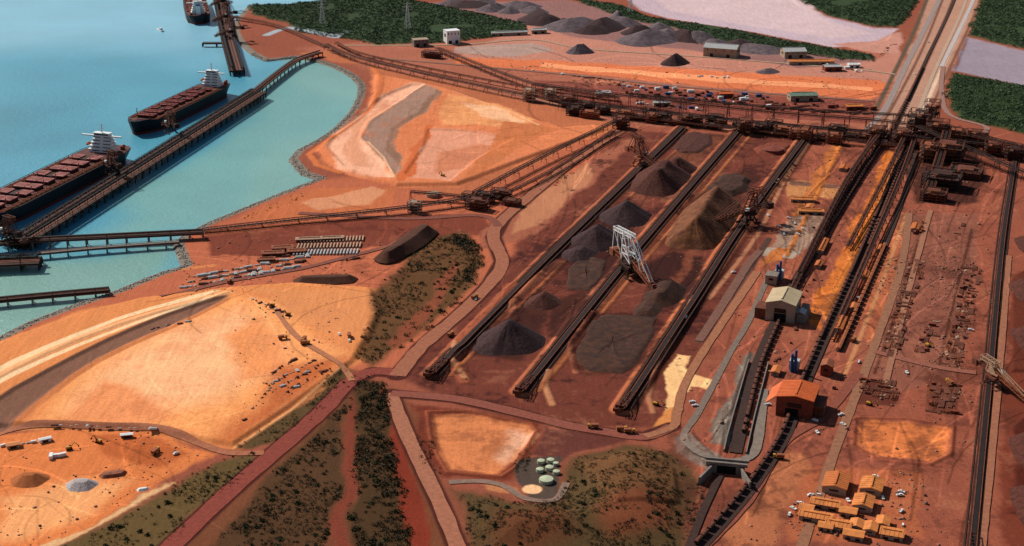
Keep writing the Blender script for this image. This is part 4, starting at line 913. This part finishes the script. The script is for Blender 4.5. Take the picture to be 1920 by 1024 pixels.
# ---------- vegetation
def inpoly(n,Qp):
    q=np.array(Qp);out=[];tot=0
    while tot<n:
        x=rng.uniform(q[:,0].min(),q[:,0].max(),n*2);y=rng.uniform(q[:,1].min(),q[:,1].max(),n*2)
        k=segd(x+vn(x,y,30,3)*14,y+vn(x,y,30,5)*14,Qp,True)>0;o=np.stack([x[k],y[k]],1);out.append(o);tot+=len(o)
    return np.concatenate(out)[:n]
def leafT(n,seed,flat=.7):
    r=np.random.default_rng(seed);V=[];
    for i in range(n):
        d=r.normal(size=3);d/=np.linalg.norm(d);d[2]=abs(d[2])*flat;c=d*r.uniform(.45,1)*np.array([1,1,1]);c[:2]*=r.uniform(.6,1.15)
        for k in range(3): V.append(c+r.normal(size=3)*.24)
    return np.array(V),np.arange(3*n).reshape(-1,3)
def scat(P2,zz,sz,TT):
    Vs=[];Fs=[];base=0;ch=rng.integers(0,len(TT),len(P2))
    for s in range(len(TT)):
        I=np.where(ch==s)[0]
        if len(I)==0: continue
        V,Fc=TT[s];a=rng.uniform(0,6.28,len(I));c,d=np.cos(a)[:,None],np.sin(a)[:,None];S1=sz[I][:,None]
        X=(V[None,:,0]*c-V[None,:,1]*d)*S1+P2[I,0][:,None];Yv=(V[None,:,0]*d+V[None,:,1]*c)*S1+P2[I,1][:,None];Z=V[None,:,2]*S1+zz[I][:,None]
        Vs.append(np.stack([X,Yv,Z],-1).reshape(-1,3));Fs.append((Fc[None]+np.arange(len(I))[:,None,None]*len(V)).reshape(-1,Fc.shape[1])+base);base+=len(I)*len(V)
    return np.concatenate(Vs),np.concatenate(Fs)
LT=[leafT(12,s) for s in range(6)]
def foliage(n,P2,sz,m): return npmesh(n,*scat(P2,terrain(P2[:,0],P2[:,1]),sz,LT),m)
mang=mat('mangrove_leaves','34462E',.8,.35,.015,0,'566A42');scrub=mat('scrub_leaves','2E341C',.85,.5,.05,0,'5E502A');dscrub=mat('dark_scrub_leaves','242A17',.85,.5,.06,0,'4E4224')
def area(Qp):
    q=np.array(Qp);return abs(np.dot(q[:,0],np.roll(q[:,1],1))-np.dot(q[:,1],np.roll(q[:,0],1)))/2
MP=["465,9 540,9 640,-4 740,-6 850,16 985,45 990,58 900,74 840,80 700,84 650,72 560,60 535,44 470,26","1060,-6 1170,12 1220,34 1330,48 1450,72 1570,93 1635,103 1640,114 1560,108 1440,92 1330,74 1260,54 1180,38","1480,-20 1730,-20 1705,30 1680,52 1640,50 1560,30 1510,10","1850,-20 1990,-20 1990,100 1920,92 1815,68 1830,20","1785,138 1920,162 2000,180 2000,270 1920,252 1800,222 1772,180"]
P2=np.concatenate([inpoly(min(15000,int(area(pts(s))/20)),pts(s)) for s in MP])
P2=P2[vn(P2[:,0],P2[:,1],60,8)+vn(P2[:,0],P2[:,1],160,18)*.5>-.36]
o=foliage('mangrove_forest',P2,rng.uniform(1.8,4.2,len(P2)),mang);struct(o,'stuff','dense dark green mangrove forest along the tidal flats','vegetation')
SP_=[("390,1040 480,915 600,800 655,745 640,820 640,920 610,1040",6,dscrub,.6,2.3),("668,720 715,715 730,800 750,900 785,1040 662,1040",6,dscrub,1.0,2.9),("440,838 560,760 640,690 656,700 600,765 520,825 470,840",10,scrub,.7,2.0),("80,1040 200,985 330,905 420,860 490,850 460,890 380,950 290,1040",9,scrub,.7,2.1),("700,540 740,505 800,450 870,435 905,480 890,530 820,590 740,650 690,690 660,670 700,600",11,scrub,.7,2.5),("850,915 960,940 1045,935 1080,860 1170,835 1260,850 1315,905 1300,960 1290,1040 900,1040",4,dscrub,.5,1.7),("780,810 815,835 845,890 820,895 790,860",12,scrub,1,2.3),("1000,350 1090,290 1110,300 1020,370",50,scrub,1.2,2.6),("1060,150 1190,145 1200,160 1080,165",60,scrub,1.5,3.5),("440,410 530,375 600,350 610,355 480,410",60,scrub,1,2),("850,440 880,440 908,480 895,530 830,600 740,665 850,560 880,500",8,dscrub,1.5,3.4),("1640,105 1700,60 1700,70 1650,112",60,scrub,1.5,3),("965,880 1005,820 1010,850 985,900",14,scrub,1,2.2),("1300,70 1640,112 1640,120 1300,84",120,scrub,2,4),("640,720 700,700 720,720 640,760",20,scrub,.8,2)]
for m,lab,nm in((scrub,'olive green and brown scrub over red earth','scrub'),(dscrub,'dark green rows of low trees beside the haul road','bushland')):
    L1=[];S1=[]
    for s,dn,mm,a,b_ in SP_:
        if mm is not m:continue
        p=inpoly(int(area(pts(s))/dn),pts(s));k=vn(p[:,0],p[:,1],30,9)*1.2+vn(p[:,0],p[:,1],8,10)+vn(p[:,0],p[:,1],3,12)*.5>-.16;p=p[k];L1.append(p);S1.append(rng.uniform(a,b_,len(p))*(1+.7*vn(p[:,0],p[:,1],18,11)))
    o=foliage(nm,np.concatenate(L1),np.concatenate(S1),m);struct(o,'stuff',lab,'vegetation')
shm=[]
for s in range(5):
    V,Fc=leafT(60,50+s,.9);me=bpy.data.meshes.new('shrub');me.from_pydata([tuple(v) for v in V],[],[tuple(int(i) for i in f) for f in Fc]);me.materials.append(mat('shrub_leaves','262E16',.85,.4,.1,0,'424622'));shm.append(me)
for s,k in((0,50),(1,60),(5,60),(3,30),(4,60)):
    p=inpoly(k,pts(SP_[s][0]));z=terrain(p[:,0],p[:,1])
    for i in range(k):
        o=link(bpy.data.objects.new('shrub',random.choice(shm)));o.location=(p[i,0],p[i,1],z[i]);o.rotation_euler[2]=random.uniform(0,6);q=random.uniform(1.2,2.8);o.scale=(q,q*random.uniform(.7,1.2),q*.9);tag(o,'rounded olive green shrub growing on red earth','shrub','shrubs scattered over the scrubland')
# ---------- rocks and debris
cube=np.array([(x,y,z) for z in(-1,1) for x,y in((-1,-1),(1,-1),(1,1),(-1,1))],float);cf=np.array([(3,2,1,0),(4,5,6,7),(0,1,5,4),(1,2,6,5),(2,3,7,6),(3,0,4,7)])
RT=[(cube+np.random.default_rng(s).normal(0,.35,(8,3)),cf) for s in range(5)]
R=resample(SHR[9:],3.0);R=np.repeat(R,6,0)+rng.normal(0,3.2,(len(R)*6,2));z=np.maximum(terrain(R[:,0],R[:,1]),-3)
o=npmesh('rock_revetment',*scat(R,z,rng.uniform(.35,.8,len(R)),RT),mat('revetment_rock','8E8278',.9,.35,.5));struct(o,'stuff','grey brown boulder revetment along the waterline','rocks')
D=[]
for s,k in(("1250,820 1530,300 1880,320 1820,1030 1350,1030",2600),("760,700 1165,245 1500,262 1200,790",600),("0,830 300,812 400,850 300,905 60,1030 0,1030",250),("440,560 640,560 600,740 440,830",200),("380,440 720,440 700,540 300,560",500),("850,100 1640,130 1640,230 1100,210",1800),("1500,880 1720,880 1730,1010 1480,1010",400),("1640,480 1710,480 1690,700 1640,700",900),("1740,480 1830,480 1810,700 1740,700",900)): D.append(inpoly(k,pts(s)))
D=np.concatenate(D);D=D[vn(D[:,0],D[:,1],25,40)>-.12]
o=npmesh('debris',*scat(D,terrain(D[:,0],D[:,1]),rng.gamma(2,.13,len(D))+.12,RT),mat('debris_scrap','6A4032',.9,.5,.05,0,'A87C64'));struct(o,'stuff','small scattered scrap and spoil on red dirt','debris')
# ---------- camera, light
cam=bpy.data.cameras.new('camera');cam.lens=F*36/1920;cam.sensor_width=36;cam.clip_end=100000;cam.clip_start=1
co=link(bpy.data.objects.new('camera',cam));co.location=(0,0,HC);co.rotation_euler=(math.pi/2-P,0,0);bpy.context.scene.camera=co
el=math.radians(39);sx,sy=-.75,.66;n=math.hypot(sx,sy);sx/=n;sy/=n
su=bpy.data.lights.new('sun','SUN');su.energy=5.0;su.angle=math.radians(.5);su.color=(1,.95,.88)
so=link(bpy.data.objects.new('sun',su))
so.rotation_euler=Vector((sx*math.cos(el),sy*math.cos(el),math.sin(el))).to_track_quat('Z','Y').to_euler()
w=bpy.data.worlds.new('World');bpy.context.scene.world=w;w.use_nodes=True;N=w.node_tree.nodes;sk=N.new('ShaderNodeTexSky');sk.sky_type='NISHITA';sk.sun_disc=False;sk.sun_elevation=el;sk.sun_rotation=math.atan2(sx,sy)%(2*math.pi)
w.node_tree.links.new(sk.outputs[0],N['Background'].inputs[0]);N['Background'].inputs[1].default_value=.06
sc=bpy.context.scene;sc.view_settings.view_transform='Standard';sc.view_settings.look='None';sc.view_settings.exposure=0
